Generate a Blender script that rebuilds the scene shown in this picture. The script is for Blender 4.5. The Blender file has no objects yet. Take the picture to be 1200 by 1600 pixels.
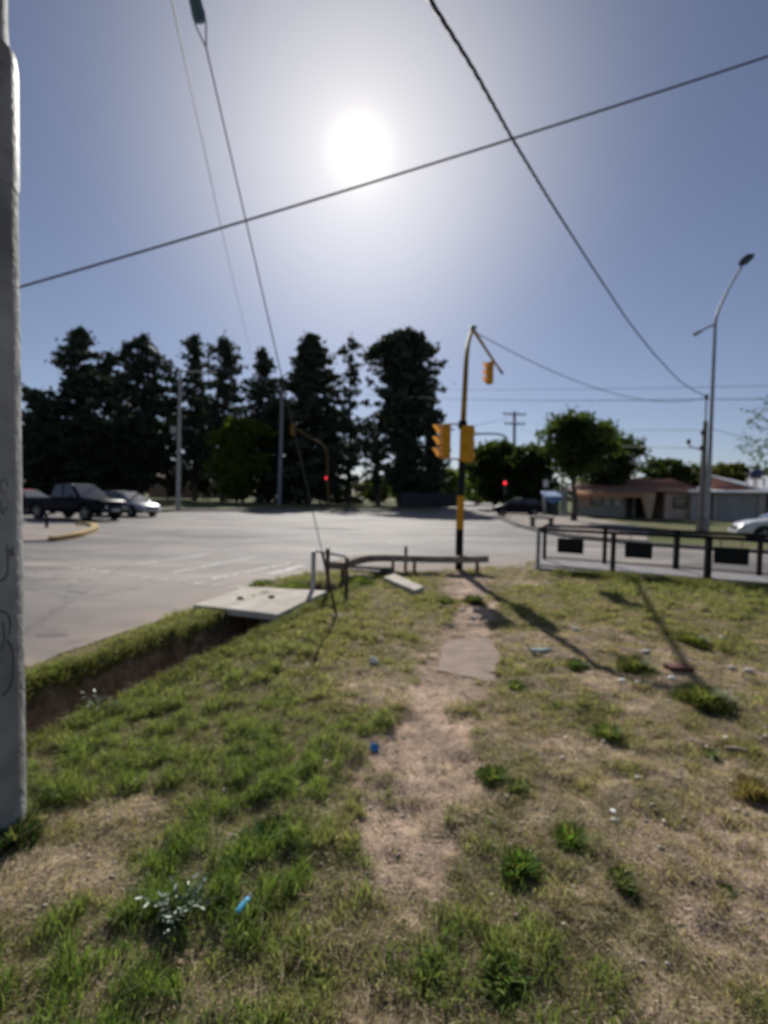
import bpy, bmesh, math, random
import numpy as np
from mathutils import Vector, Matrix
random.seed(7); rng = np.random.default_rng(7)
S = bpy.context.scene; COL = S.collection

# ------------------------------------------------------------------ camera
F = 780.0                       # focal length in pixels of the 1200x1600 frame
CAM = Vector((0, 0, 1.6)); PITCH = math.atan(28 / F); ROLL = 0.020
fw = Vector((0, math.cos(PITCH), -math.sin(PITCH)))
r0 = Vector((1, 0, 0)); u0 = r0.cross(fw)
rt = (r0 * math.cos(ROLL) + u0 * math.sin(ROLL)).normalized()
up = (u0 * math.cos(ROLL) - r0 * math.sin(ROLL)).normalized()
cd = bpy.data.cameras.new('camera'); cam = bpy.data.objects.new('camera', cd); COL.objects.link(cam)
M = Matrix.Identity(4)
for i in range(3):
    M[i][0] = rt[i]; M[i][1] = up[i]; M[i][2] = -fw[i]; M[i][3] = CAM[i]
cam.matrix_world = M
cd.sensor_fit = 'VERTICAL'; cd.sensor_height = 36; cd.lens = F / 1600 * 36
cd.clip_start = 0.05; cd.clip_end = 9000
cd.dof.use_dof = True; cd.dof.focus_distance = 0.40; cd.dof.aperture_fstop = 5.2
S.camera = cam

def ray(px, py):
    return (fw + rt * ((px - 600) / F) + up * ((800 - py) / F))
def G(px, py, z=0.0):            # where the line of sight meets the height z
    d = ray(px, py); t = (z - CAM.z) / d.z
    return CAM + d * t
def P(px, py, depth):            # the point at a given distance north of the camera
    d = ray(px, py); return CAM + d * (depth / d.y)

# ------------------------------------------------------------------ sun and sky
SD = ray(562, 235).normalized()
EL = math.asin(SD.z); AZ = math.atan2(SD.x, SD.y)
sl = bpy.data.lights.new('sun', 'SUN'); sl.energy = 4.6; sl.angle = math.radians(0.53); sl.color = (1, .955, .89)
so = bpy.data.objects.new('sun', sl); COL.objects.link(so)
so.rotation_euler = SD.to_track_quat('Z', 'Y').to_euler()
W = bpy.data.worlds.new('World'); S.world = W; W.use_nodes = True
wn, wl = W.node_tree.nodes, W.node_tree.links
wn.clear()
wo = wn.new('ShaderNodeOutputWorld'); bg = wn.new('ShaderNodeBackground')
sky = wn.new('ShaderNodeTexSky'); sky.sky_type = 'NISHITA'; sky.sun_disc = False
sky.sun_elevation = EL; sky.sun_rotation = AZ
sky.air_density = 1.0; sky.dust_density = 0.4; sky.ozone_density = 2.2; sky.altitude = 700
bg.inputs['Strength'].default_value = 0.06
hs = wn.new('ShaderNodeHueSaturation'); hs.inputs['Saturation'].default_value = .74
tint = wn.new('ShaderNodeMix'); tint.data_type = 'RGBA'; tint.blend_type = 'MULTIPLY'; tint.inputs[0].default_value = 1
tint.inputs[7].default_value = (.92, .95, 1.10, 1)
wl.new(sky.outputs[0], hs.inputs['Color']); wl.new(hs.outputs[0], tint.inputs[6])
# the bright aureole of a hazy sun: it depends only on the angle to the sun
tc = wn.new('ShaderNodeTexCoord'); dt = wn.new('ShaderNodeVectorMath'); dt.operation = 'DOT_PRODUCT'
nv = wn.new('ShaderNodeVectorMath'); nv.operation = 'NORMALIZE'
wl.new(tc.outputs['Generated'], nv.inputs[0]); wl.new(nv.outputs[0], dt.inputs[0]); dt.inputs[1].default_value = SD
ac = wn.new('ShaderNodeMath'); ac.operation = 'ARCCOSINE'; wl.new(dt.outputs['Value'], ac.inputs[0])
def lobe(sig, amp, pw):
    a = wn.new('ShaderNodeMath'); a.operation = 'DIVIDE'; wl.new(ac.outputs[0], a.inputs[0]); a.inputs[1].default_value = math.radians(sig)
    b = wn.new('ShaderNodeMath'); b.operation = 'POWER'; wl.new(a.outputs[0], b.inputs[0]); b.inputs[1].default_value = pw
    c = wn.new('ShaderNodeMath'); c.operation = 'MULTIPLY'; wl.new(b.outputs[0], c.inputs[0]); c.inputs[1].default_value = -1
    e = wn.new('ShaderNodeMath'); e.operation = 'EXPONENT'; wl.new(c.outputs[0], e.inputs[0])
    m = wn.new('ShaderNodeMath'); m.operation = 'MULTIPLY'; wl.new(e.outputs[0], m.inputs[0]); m.inputs[1].default_value = amp
    return m.outputs[0]
def addm(a, b):
    m = wn.new('ShaderNodeMath'); wl.new(a, m.inputs[0]); wl.new(b, m.inputs[1]); return m.outputs[0]
LOBES = [(1.0, 36, 1.0), (5.2, 5.2, 1.0), (17, 6.6, 2.5)]
tot = None
for l in LOBES:
    o = lobe(*l); tot = o if tot is None else addm(tot, o)
au = wn.new('ShaderNodeVectorMath'); au.operation = 'SCALE'; au.inputs[0].default_value = (1, .91, .73)
wl.new(tot, au.inputs['Scale'])
sm = wn.new('ShaderNodeVectorMath'); wl.new(tint.outputs[2], sm.inputs[0]); wl.new(au.outputs[0], sm.inputs[1])
wl.new(sm.outputs[0], bg.inputs['Color']); wl.new(bg.outputs[0], wo.inputs['Surface'])
vs = S.view_settings; vs.view_transform = 'Standard'; vs.look = 'None'; vs.gamma = 1; vs.exposure = 0.0; vs.use_curve_mapping = False
S.render.engine = 'CYCLES'
S.cycles.max_bounces = 6; S.cycles.transparent_max_bounces = 12; S.cycles.sample_clamp_indirect = 6
try: S.cycles.use_denoising = True
except Exception: pass

# ------------------------------------------------------------------ helpers
def tag(o, label=None, cat=None, group=None, kind=None):
    if label: o['label'] = label
    if cat: o['category'] = cat
    if group: o['group'] = group
    if kind: o['kind'] = kind
    return o
def empty(name, loc=(0, 0, 0), rz=0, label=None, cat=None, group=None):
    o = bpy.data.objects.new(name, None); COL.objects.link(o)
    o.location = loc; o.rotation_euler = (0, 0, rz); o.empty_display_size = .2
    return tag(o, label, cat, group)
def copy_tree(o, parent=None):
    c = o.copy(); COL.objects.link(c)
    if parent is not None: c.parent = parent
    for ch in list(o.children): copy_tree(ch, c)
    return c

class MB:
    """collects shapes, then links them as one mesh object"""
    def __init__(s): s.v = []; s.f = []; s.m = []; s.sm = []
    def add(s, vs_, fs, mi=0, smooth=False):
        b = len(s.v); s.v += [tuple(v) for v in vs_]
        for f in fs: s.f.append(tuple(b + i for i in f)); s.m.append(mi); s.sm.append(smooth)
    def box(s, x0, x1, y0, y1, z0, z1, mi=0, M=None):
        vs_ = [Vector(p) for p in ((x0,y0,z0),(x1,y0,z0),(x1,y1,z0),(x0,y1,z0),(x0,y0,z1),(x1,y0,z1),(x1,y1,z1),(x0,y1,z1))]
        if M is not None: vs_ = [M @ v for v in vs_]
        s.add(vs_, [(0,3,2,1),(4,5,6,7),(0,1,5,4),(1,2,6,5),(2,3,7,6),(3,0,4,7)], mi)
    def tube(s, pts, rad, n=8, mi=0, cap=True, smooth=True):
        pts = [Vector(p) for p in pts]
        if not hasattr(rad, '__len__'): rad = [rad] * len(pts)
        vs_ = []; a = None
        for i, p in enumerate(pts):
            d = (pts[min(i+1, len(pts)-1)] - pts[max(i-1, 0)]).normalized()
            if a is None:
                a = d.cross(Vector((0, 0, 1)) if abs(d.z) < .9 else Vector((1, 0, 0))).normalized()
            a = (a - d * a.dot(d)).normalized(); b = d.cross(a)
            for k in range(n):
                t = 2 * math.pi * k / n
                vs_.append(p + (a * math.cos(t) + b * math.sin(t)) * rad[i])
        fs = [(i*n+k, i*n+(k+1) % n, (i+1)*n+(k+1) % n, (i+1)*n+k) for i in range(len(pts)-1) for k in range(n)]
        s.add(vs_, fs, mi, smooth)
        if cap:
            L = (len(pts)-1)*n
            s.add(vs_[:n], [tuple(range(n-1, -1, -1))], mi); s.add(vs_[L:L+n], [tuple(range(n))], mi)
    def prism(s, outline, z0, z1, mi=0, M=None):
        n = len(outline)
        vs_ = [Vector((x, y, z0)) for x, y in outline] + [Vector((x, y, z1)) for x, y in outline]
        if M is not None: vs_ = [M @ v for v in vs_]
        s.add(vs_, [tuple(range(n-1, -1, -1)), tuple(range(n, 2*n))] + [(i, (i+1) % n, n+(i+1) % n, n+i) for i in range(n)], mi)
    def loft(s, rings, mi=0, smooth=True, cap=True):
        n = len(rings[0]); vs_ = [p for r in rings for p in r]
        fs = [(i*n+k, i*n+(k+1) % n, (i+1)*n+(k+1) % n, (i+1)*n+k) for i in range(len(rings)-1) for k in range(n)]
        s.add(vs_, fs, mi, smooth)
        if cap: s.add(rings[0], [tuple(range(n-1, -1, -1))], mi); s.add(rings[-1], [tuple(range(n))], mi)
    def build(s, name, mats, parent=None, bevel=0):
        me = bpy.data.meshes.new(name); me.from_pydata(s.v, [], s.f)
        if not isinstance(mats, (list, tuple)): mats = [mats]
        for m in mats: me.materials.append(m)
        me.polygons.foreach_set('material_index', s.m); me.polygons.foreach_set('use_smooth', s.sm)
        bm = bmesh.new(); bm.from_mesh(me); bmesh.ops.recalc_face_normals(bm, faces=bm.faces); bm.to_mesh(me); bm.free()
        o = bpy.data.objects.new(name, me); COL.objects.link(o)
        if parent is not None: o.parent = parent
        if bevel:
            b = o.modifiers.new('bevel', 'BEVEL'); b.width = bevel; b.segments = 2; b.limit_method = 'ANGLE'; b.angle_limit = .6
        return o
def raw_mesh(name, V, Q, mats, cols=None, parent=None, smooth=False):
    """V (n,3) array; Q (m,k) faces with k corners each"""
    me = bpy.data.meshes.new(name); m, k = Q.shape
    me.vertices.add(len(V)); me.vertices.foreach_set('co', np.asarray(V, np.float32).ravel())
    me.loops.add(m * k); me.loops.foreach_set('vertex_index', Q.astype(np.int32).ravel())
    me.polygons.add(m); me.polygons.foreach_set('loop_start', (np.arange(m) * k).astype(np.int32))
    me.polygons.foreach_set('loop_total', np.full(m, k, np.int32))
    if smooth: me.polygons.foreach_set('use_smooth', np.ones(m, bool))
    if cols is not None:
        a = me.color_attributes.new('tone', 'FLOAT_COLOR', 'POINT')
        c = np.ones((len(V), 4), np.float32); c[:, :3] = cols; a.data.foreach_set('color', c.ravel())
    for mt in (mats if isinstance(mats, (list, tuple)) else [mats]): me.materials.append(mt)
    me.update(calc_edges=True)
    o = bpy.data.objects.new(name, me); COL.objects.link(o)
    if parent is not None: o.parent = parent
    return o

# value noise for shapes and masks
_lat = rng.random((256, 256))
def vnoise(x, y, s=1.0, seed=0):
    x = np.asarray(x, float) * s + seed * 17.31 + 1000; y = np.asarray(y, float) * s + seed * 9.77 + 1000
    xi = np.floor(x).astype(int); yi = np.floor(y).astype(int); fx = x - xi; fy = y - yi
    fx = fx*fx*(3-2*fx); fy = fy*fy*(3-2*fy); L = lambda a, b: _lat[a % 256, b % 256]
    return (L(xi, yi)*(1-fx)+L(xi+1, yi)*fx)*(1-fy) + (L(xi, yi+1)*(1-fx)+L(xi+1, yi+1)*fx)*fy
def fbm(x, y, s=1.0, seed=0, o=4):
    t = 0; a = .5; n = 0
    for i in range(o): t = t + a * vnoise(x, y, s * 2**i, seed + i); n += a; a *= .5
    return t / n

# ------------------------------------------------------------------ materials
def mat(name, col, rough=.8, col2=None, scale=4, bump=0, bscale=40, metal=0, spec=.5, detail=6, emit=None, coat=0, lo=.35, hi=.65):
    m = bpy.data.materials.new(name); m.use_nodes = True; n, l = m.node_tree.nodes, m.node_tree.links
    b = n['Principled BSDF']; b.inputs['Roughness'].default_value = rough; b.inputs['Metallic'].default_value = metal
    b.inputs['Base Color'].default_value = (*col, 1); b.inputs['Specular IOR Level'].default_value = spec
    if coat: b.inputs['Coat Weight'].default_value = coat; b.inputs['Coat Roughness'].default_value = .08
    t = n.new('ShaderNodeTexCoord')
    if col2 is not None:
        z = n.new('ShaderNodeTexNoise'); z.inputs['Scale'].default_value = scale; z.inputs['Detail'].default_value = detail
        r = n.new('ShaderNodeMapRange'); r.inputs[1].default_value = lo; r.inputs[2].default_value = hi
        x = n.new('ShaderNodeMix'); x.data_type = 'RGBA'; x.inputs[6].default_value = (*col, 1); x.inputs[7].default_value = (*col2, 1)
        l.new(t.outputs['Object'], z.inputs['Vector']); l.new(z.outputs['Fac'], r.inputs[0]); l.new(r.outputs[0], x.inputs[0]); l.new(x.outputs[2], b.inputs['Base Color'])
    if bump:
        z = n.new('ShaderNodeTexNoise'); z.inputs['Scale'].default_value = bscale; z.inputs['Detail'].default_value = 5
        u = n.new('ShaderNodeBump'); u.inputs['Strength'].default_value = bump; u.inputs['Distance'].default_value = .02
        l.new(t.outputs['Object'], z.inputs['Vector']); l.new(z.outputs['Fac'], u.inputs['Height']); l.new(u.outputs[0], b.inputs['Normal'])
    if emit:
        b.inputs['Emission Color'].default_value = (*emit[0], 1); b.inputs['Emission Strength'].default_value = emit[1]
    return m
def tone_mat(name, rough=.8, trans=0.0, spec=.3, gain=(1, 1, 1), noise=None, bump=0, tgain=(1.1, 1.2, .6)):
    """colour comes from the 'tone' attribute of the mesh, with fine grain added"""
    m = bpy.data.materials.new(name); m.use_nodes = True; n, l = m.node_tree.nodes, m.node_tree.links
    b = n['Principled BSDF']; b.inputs['Roughness'].default_value = rough; b.inputs['Specular IOR Level'].default_value = spec
    a = n.new('ShaderNodeAttribute'); a.attribute_name = 'tone'
    src = a.outputs['Color']
    if noise:
        t = n.new('ShaderNodeTexCoord')
        for sc, lo, hi in noise:
            z = n.new('ShaderNodeTexNoise'); z.inputs['Scale'].default_value = sc; z.inputs['Detail'].default_value = 6
            r = n.new('ShaderNodeMapRange'); r.inputs[1].default_value = .3; r.inputs[2].default_value = .7; r.inputs[3].default_value = lo; r.inputs[4].default_value = hi
            x = n.new('ShaderNodeVectorMath'); x.operation = 'SCALE'
            l.new(t.outputs['Object'], z.inputs['Vector']); l.new(z.outputs['Fac'], r.inputs[0]); l.new(src, x.inputs[0]); l.new(r.outputs[0], x.inputs['Scale']); src = x.outputs[0]
        if bump:
            u = n.new('ShaderNodeBump'); u.inputs['Strength'].default_value = bump; u.inputs['Distance'].default_value = .03
            l.new(z.outputs['Fac'], u.inputs['Height']); l.new(u.outputs[0], b.inputs['Normal'])
    l.new(src, b.inputs['Base Color'])
    if trans:
        tr = n.new('ShaderNodeBsdfTranslucent'); mx = n.new('ShaderNodeMixShader'); mx.inputs[0].default_value = trans
        mu = n.new('ShaderNodeVectorMath'); mu.operation = 'MULTIPLY'; mu.inputs[1].default_value = tgain
        l.new(src, mu.inputs[0]); l.new(mu.outputs[0], tr.inputs['Color'])
        l.new(b.outputs[0], mx.inputs[1]); l.new(tr.outputs[0], mx.inputs[2]); l.new(mx.outputs[0], n['Material Output'].inputs['Surface'])
    return m

def canvas(name, c):
    m = mat(name, c, .8); n, l = m.node_tree.nodes, m.node_tree.links
    t_ = n.new('ShaderNodeBsdfTranslucent'); t_.inputs['Color'].default_value = (*c, 1); x = n.new('ShaderNodeMixShader'); x.inputs[0].default_value = .5
    l.new(n['Principled BSDF'].outputs[0], x.inputs[1]); l.new(t_.outputs[0], x.inputs[2]); l.new(x.outputs[0], n['Material Output'].inputs['Surface']); return m
m_ground = tone_mat('earth_and_thatch', .95, spec=.15, noise=[(1.7, .8, 1.2), (14, .62, 1.38), (75, .6, 1.4)], bump=.6)
m_grass = tone_mat('grass_blade', .55, trans=.52, spec=.3, tgain=(1.25, 1.25, .85))
m_straw = tone_mat('straw', .7, trans=.15, spec=.3)
m_leafdark = tone_mat('dark_foliage', .7, trans=.12, spec=.2)
m_leafgreen = tone_mat('green_foliage', .6, trans=.5, spec=.25, tgain=(1.6, 1.7, .7))
m_bark = mat('bark', (.055, .045, .04), .95, (.11, .09, .075), 3, .6, 12)
m_conc = mat('pale_concrete', (.62, .57, .49), .9, (.46, .41, .34), 3.5, .5, 60)
m_concg = mat('grey_concrete', (.30, .285, .29), .9, (.20, .19, .195), 5, .4, 60)
m_concd = mat('dusty_concrete', (.37, .28, .22), .95, (.26, .19, .145), 5, .5, 50)
m_dirt = mat('dusty_pavement', (.34, .29, .25), .95, (.26, .215, .18), 1.2, .4, 30)
m_kerb = mat('kerb_concrete', (.22, .2, .18), .9, (.13, .12, .11), 2, .4, 30)
m_ykerb = mat('yellow_kerb_paint', (.55, .36, .09), .8, (.36, .27, .16), 3, .4, 30)
m_black = mat('black_paint', (.005, .005, .005), .6, (.009, .008, .008), 6, spec=.25)
m_yellow = mat('amber_paint', (.70, .34, .008), .55, (.56, .26, .008), 5, .1, 30, spec=.25)
m_hood = canvas('translucent_amber_hood', (.95, .66, .26))
m_ochre = mat('weathered_ochre_paint', (.46, .26, .03), .6, (.26, .15, .03), 5, .1, 30, spec=.15)
m_galv = mat('galvanised_steel', (.33, .34, .36), .5, (.24, .25, .27), 8, .1, 60, metal=.35)
m_rust = mat('rusty_steel', (.055, .035, .028), .8, (.10, .07, .05), 9, .3, 60)
m_rail = mat('guard_rail_steel', (.20, .15, .12), .55, (.11, .08, .065), 7, .2, 50, metal=.2)
m_wire = mat('wire_black', (.035, .035, .038), .6)
m_wirel = mat('bright_strand', (.38, .38, .39), .6)
m_lens_off = mat('dark_lens', (.03, .03, .03), .2)
m_red = mat('red_lamp', (.6, .02, .03), .3, emit=((1, .03, .06), 1.7))
m_amberl = mat('amber_lamp', (.8, .3, .04), .3, emit=((1, .45, .12), 2.2))
m_glass = mat('car_glass', (.05, .055, .06), .06, spec=.9, coat=.6)
m_tyre = mat('tyre', (.02, .02, .021), .9)
m_rim = mat('wheel_rim', (.42, .42, .43), .35, metal=.8)
m_chrome = mat('lamp_glass', (.7, .7, .72), .12, metal=.7)
m_trim = mat('black_trim', (.02, .02, .022), .6)

# ------------------------------------------------------------------ road layout
near_edge = [(-24, -30), (-4.9, -2), (-3.13, 4.4), (-2.54, 6.6), (-2.05, 8.6), (-1.72, 9.5), (-1.0, 9.95), (.5, 10.25), (1.9, 10.9), (3.15, 11.5), (3.75, 12.5),
             (7.65, 10.35), (14, 6.4), (60, -24)]
house_kerb = [(70, -26), (20, 9.6), (11.85, 15.4), (9.2, 17.3), (7.7, 19.4), (7.2, 22.5), (7.3, 27), (8.2, 35), (11.5, 50), (18, 80), (34, 150)]
park_kerb = [(24, 150), (11, 82), (7.2, 60), (4.6, 49), (1.0, 46.3), (-2.5, 44.8), (-10.3, 40.2), (-16.3, 36.5), (-30, 30.5), (-70, 17)]
ROAD = near_edge + house_kerb + park_kerb + [(-70, -30)]

def seg_dist(x, y, pts, closed=False):
    d = np.full(np.shape(x), 1e9); n = len(pts)
    for i in range(n if closed else n - 1):
        ax, ay = pts[i]; bx, by = pts[(i+1) % n]; dx, dy = bx-ax, by-ay
        t = np.clip(((x-ax)*dx + (y-ay)*dy) / (dx*dx+dy*dy), 0, 1)
        d = np.minimum(d, np.hypot(x-ax-t*dx, y-ay-t*dy))
    return d
def inside(x, y, pts):
    c = np.zeros(np.shape(x), bool); n = len(pts)
    for i in range(n):
        ax, ay = pts[i]; bx, by = pts[(i+1) % n]
        if ay == by: continue
        k = ((ay > y) != (by > y)) & (x < (bx-ax)*(y-ay)/(by-ay)+ax); c ^= k
    return c
def road_sd(x, y):   # > 0 off the road
    d = seg_dist(x, y, ROAD, True); return np.where(inside(x, y, ROAD), -d, d)
def ditch(x, y):     # 0..1 depth factor
    cx = -2.395 + .305 * (y - 3.5) + (fbm(0*x, y, 1.6, 31) - .5) * .14
    hw = .36 + (fbm(x*0, y, 2.5, 33) - .5) * .16
    s = np.abs(x - cx) / hw
    f = np.clip((1.2 - s) / .5, 0, 1); f = f*f*(3-2*f)
    e = np.clip((8.75 - y) / .5, 0, 1)
    return f * e
def height(x, y):
    sd = road_sd(x, y); t = np.clip((sd + .02) / .14, 0, 1)
    near = np.clip((26 - np.hypot(x, y)) / 10, 0, 1)
    b = (fbm(x, y, .55, 3) - .5) * .10 + (fbm(x, y, 3.0, 5) - .5) * .06 + (fbm(x, y, 9, 7, 3) - .5) * .05
    path = pathmask(x, y)
    h = .045 + b * near * np.clip(sd / .6, .15, 1) - .03 * path
    h = h + path * (np.abs(fbm(x + .3*y, y*.45, 7, 97, 3) - .5) - .08) * .09
    h = np.maximum(h, .010 + .01 * fbm(x, y, 6, 13, 2))
    d = ditch(x, y)
    h = h - d * (.46 + (fbm(x, y, 7, 21) - .5) * .34)
    # the lawn runs level under the things that are bedded on it
    return -.05 + (h + .05) * t
PATH = [(720, 905, .40), (745, 950, .32), (735, 1000, .28), (715, 1060, .30), (680, 1120, .30), (655, 1190, .34), (632, 1270, .31), (630, 1350, .27), (645, 1430, .22), (655, 1530, .18)]
PW = [(G(a, b).x, G(a, b).y, c) for a, b, c in PATH]
def pathmask(x, y):
    m = np.zeros(np.shape(x)); w = (fbm(x, y, 3.2, 41) - .5) * .5 + (fbm(x, y, 12, 43, 3) - .5) * .34
    for i in range(len(PW)-1):
        ax, ay, aw = PW[i]; bx, by, bw = PW[i+1]; dx, dy = bx-ax, by-ay
        t = np.clip(((x-ax)*dx+(y-ay)*dy)/(dx*dx+dy*dy), 0, 1)
        d = np.hypot(x-ax-t*dx, y-ay-t*dy); hw = aw+(bw-aw)*t
        m = np.maximum(m, np.clip((hw*1.1 + w - d) / .2, 0, 1))
    return m * np.clip((y - 1.55) / .7 + (fbm(x, y, 9, 45, 2) - .5) * .9, 0, 1)
# (px, py, radius across in m, radius along in m, value): > 0 lush green, < 0 bare
BL = [(480, 1180, .35, .55, 1.0), (420, 1260, .4, .35, .9), (330, 1340, .35, .2, .9), (180, 1470, .3, .15, 1.1), (110, 1570, .35, .12, .9), (420, 1400, .3, .16, .9), (530, 1480, .25, .2, .4),
      (300, 1160, .6, .5, .7), (330, 1070, .5, .6, .8), (250, 1120, .4, .5, .6), (460, 1010, .5, .6, .8), (500, 940, .6, .5, 1.0), (570, 915, .9, .5, 1.0), (640, 990, .35, .5, .5), (690, 950, .3, .35, .7),
      (470, 915, .6, .4, .9), (1110, 935, 2.5, .45, 1.6), (960, 920, 1.4, .5, .6), (1180, 960, 1, .5, .7), (860, 960, .8, .7, .3), (750, 1570, .25, .12, .9), (700, 1400, .15, .12, .3),
      (1090, 1100, .45, .25, .8), (1130, 1000, .8, .6, .3), (900, 1600, .5, .2, .2), (300, 1000, .5, .5, .5), (150, 1050, .5, .6, .4), (660, 900, .6, .3, .5), (330, 940, .4, 1.2, .7),
      (200, 1290, .38, .13, -1.0), (90, 1350, .35, .2, -1.1), (150, 1410, .22, .12, -.8), (30, 1450, .2, .2, -.7), (240, 1560, .1, .06, -.5), (560, 1350, .1, .16, -.6),
      (1100, 1330, .32, .14, -.9), (1180, 1400, .3, .12, -.9), (1150, 1200, .5, .25, -.5), (960, 1160, .4, .3, -.3), (620, 1090, .25, .3, -.8), (560, 1060, .3, .3, -.4), (480, 1060, .25, .25, -.5),
      (860, 1010, .6, .4, -.7), (950, 1070, .5, .3, -.5), (800, 915, .9, .35, -1.2), (860, 1170, .4, .4, -.25), (820, 1260, .25, .3, -.35), (1050, 1010, .5, .4, -.2), (660, 1560, .15, .15, -.3)]
BW = [(G(a, b).x, G(a, b).y, c, d, v) for a, b, c, d, v in BL]
def lush(x, y):
    g = np.full(np.shape(x), .0)
    wx = x + (fbm(x, y, 2.5, 51) - .5) * .5; wy = y + (fbm(x, y, 2.5, 57) - .5) * .5
    for ax, ay, rx, ry, v in BW:
        g += v * np.exp(-(((wx-ax)/(rx*1.25))**2 + ((wy-ay)/(ry*1.25))**2))
    g += (fbm(x, y, 2.2, 61) - .5) * 1.5 + (fbm(x, y, 7, 67, 3) - .5) * 1.5 + .05
    g += .62 * np.clip((-.2 - x) / .5, 0, 1)
    g += (fbm(x, y, .9, 64, 3) - .55) * 1.1 * np.clip((x + .2) / .6, 0, 1)
    return g - 1.7 * pathmask(x, y)

# ------------------------------------------------------------------ ground sheet
def axis(lo, hi, step, far, growth=1.16):
    a = list(np.arange(lo, hi, step)); s = step
    while a[-1] < far: s *= growth; a.append(a[-1] + s)
    s = step
    while a[0] > -far: s *= growth; a.insert(0, a[0] - s)
    return np.array(a)
gx = axis(-4.6, 8.6, .045, 4000); gy = axis(.4, 13.2, .045, 4000)
X, Y = np.meshgrid(gx, gy); Xf, Yf = X.ravel(), Y.ravel()
Z = height(Xf, Yf)
nx, ny = len(gx), len(gy)
I = np.arange(nx*ny).reshape(ny, nx)
Q = np.stack([I[:-1, :-1], I[:-1, 1:], I[1:, 1:], I[1:, :-1]], -1).reshape(-1, 4)
L_ = lush(Xf, Yf); pm = pathmask(Xf, Yf); dd = ditch(Xf, Yf)
def mixc(a, b, t): return a[None] * (1-t[:, None]) + b[None] * t[:, None]
C_ = mixc(np.array([.42, .31, .225]), np.array([.16, .13, .075]), np.clip(L_*1.3+.85, 0, 1))
C_ = C_*(.3+1.4*fbm(Xf, Yf, 7, 77, 3))[:, None]
tc_ = np.clip(fbm(Xf, Yf, 2.6, 79)*2.4-1.0, 0, 1)[:, None]*.55; C_ = C_*(1-tc_)+np.array([.22, .185, .105])*tc_
t = np.clip(fbm(Xf, Yf, 4, 71)*1.6-.5, 0, 1)[:, None]*.35; C_ = C_*(1-t) + np.array([.17, .115, .085])*t
st_ = np.clip(fbm(Xf*1.0+.35*Yf, Yf*.35, 6, 87, 4)*3.2-1.55, 0, 1)*pm
C_ = C_*(1-pm[:, None]*.8) + np.array([.46, .335, .25])*(.4+1.15*fbm(Xf, Yf, 4, 83, 4))[:, None]*pm[:, None]*.8
C_ = C_*(1-.5*st_[:, None])
C_ = C_*(1-dd[:, None]) + np.array([.26, .18, .13])*dd[:, None]*(.7+.6*fbm(Xf, Yf, 6, 75))[:, None]
far = np.clip((np.hypot(Xf, Yf)-13)/6, 0, 1)[:, None]
fc = mixc(np.array([.10, .125, .04]), np.array([.19, .17, .085]), np.clip(fbm(Xf, Yf, .35, 81)*2-.6, 0, 1))
C_ = C_*(1-far) + fc*far
tag(raw_mesh('ground', np.stack([Xf, Yf, Z], 1), Q, m_ground, C_, smooth=True), kind='structure')

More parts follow.
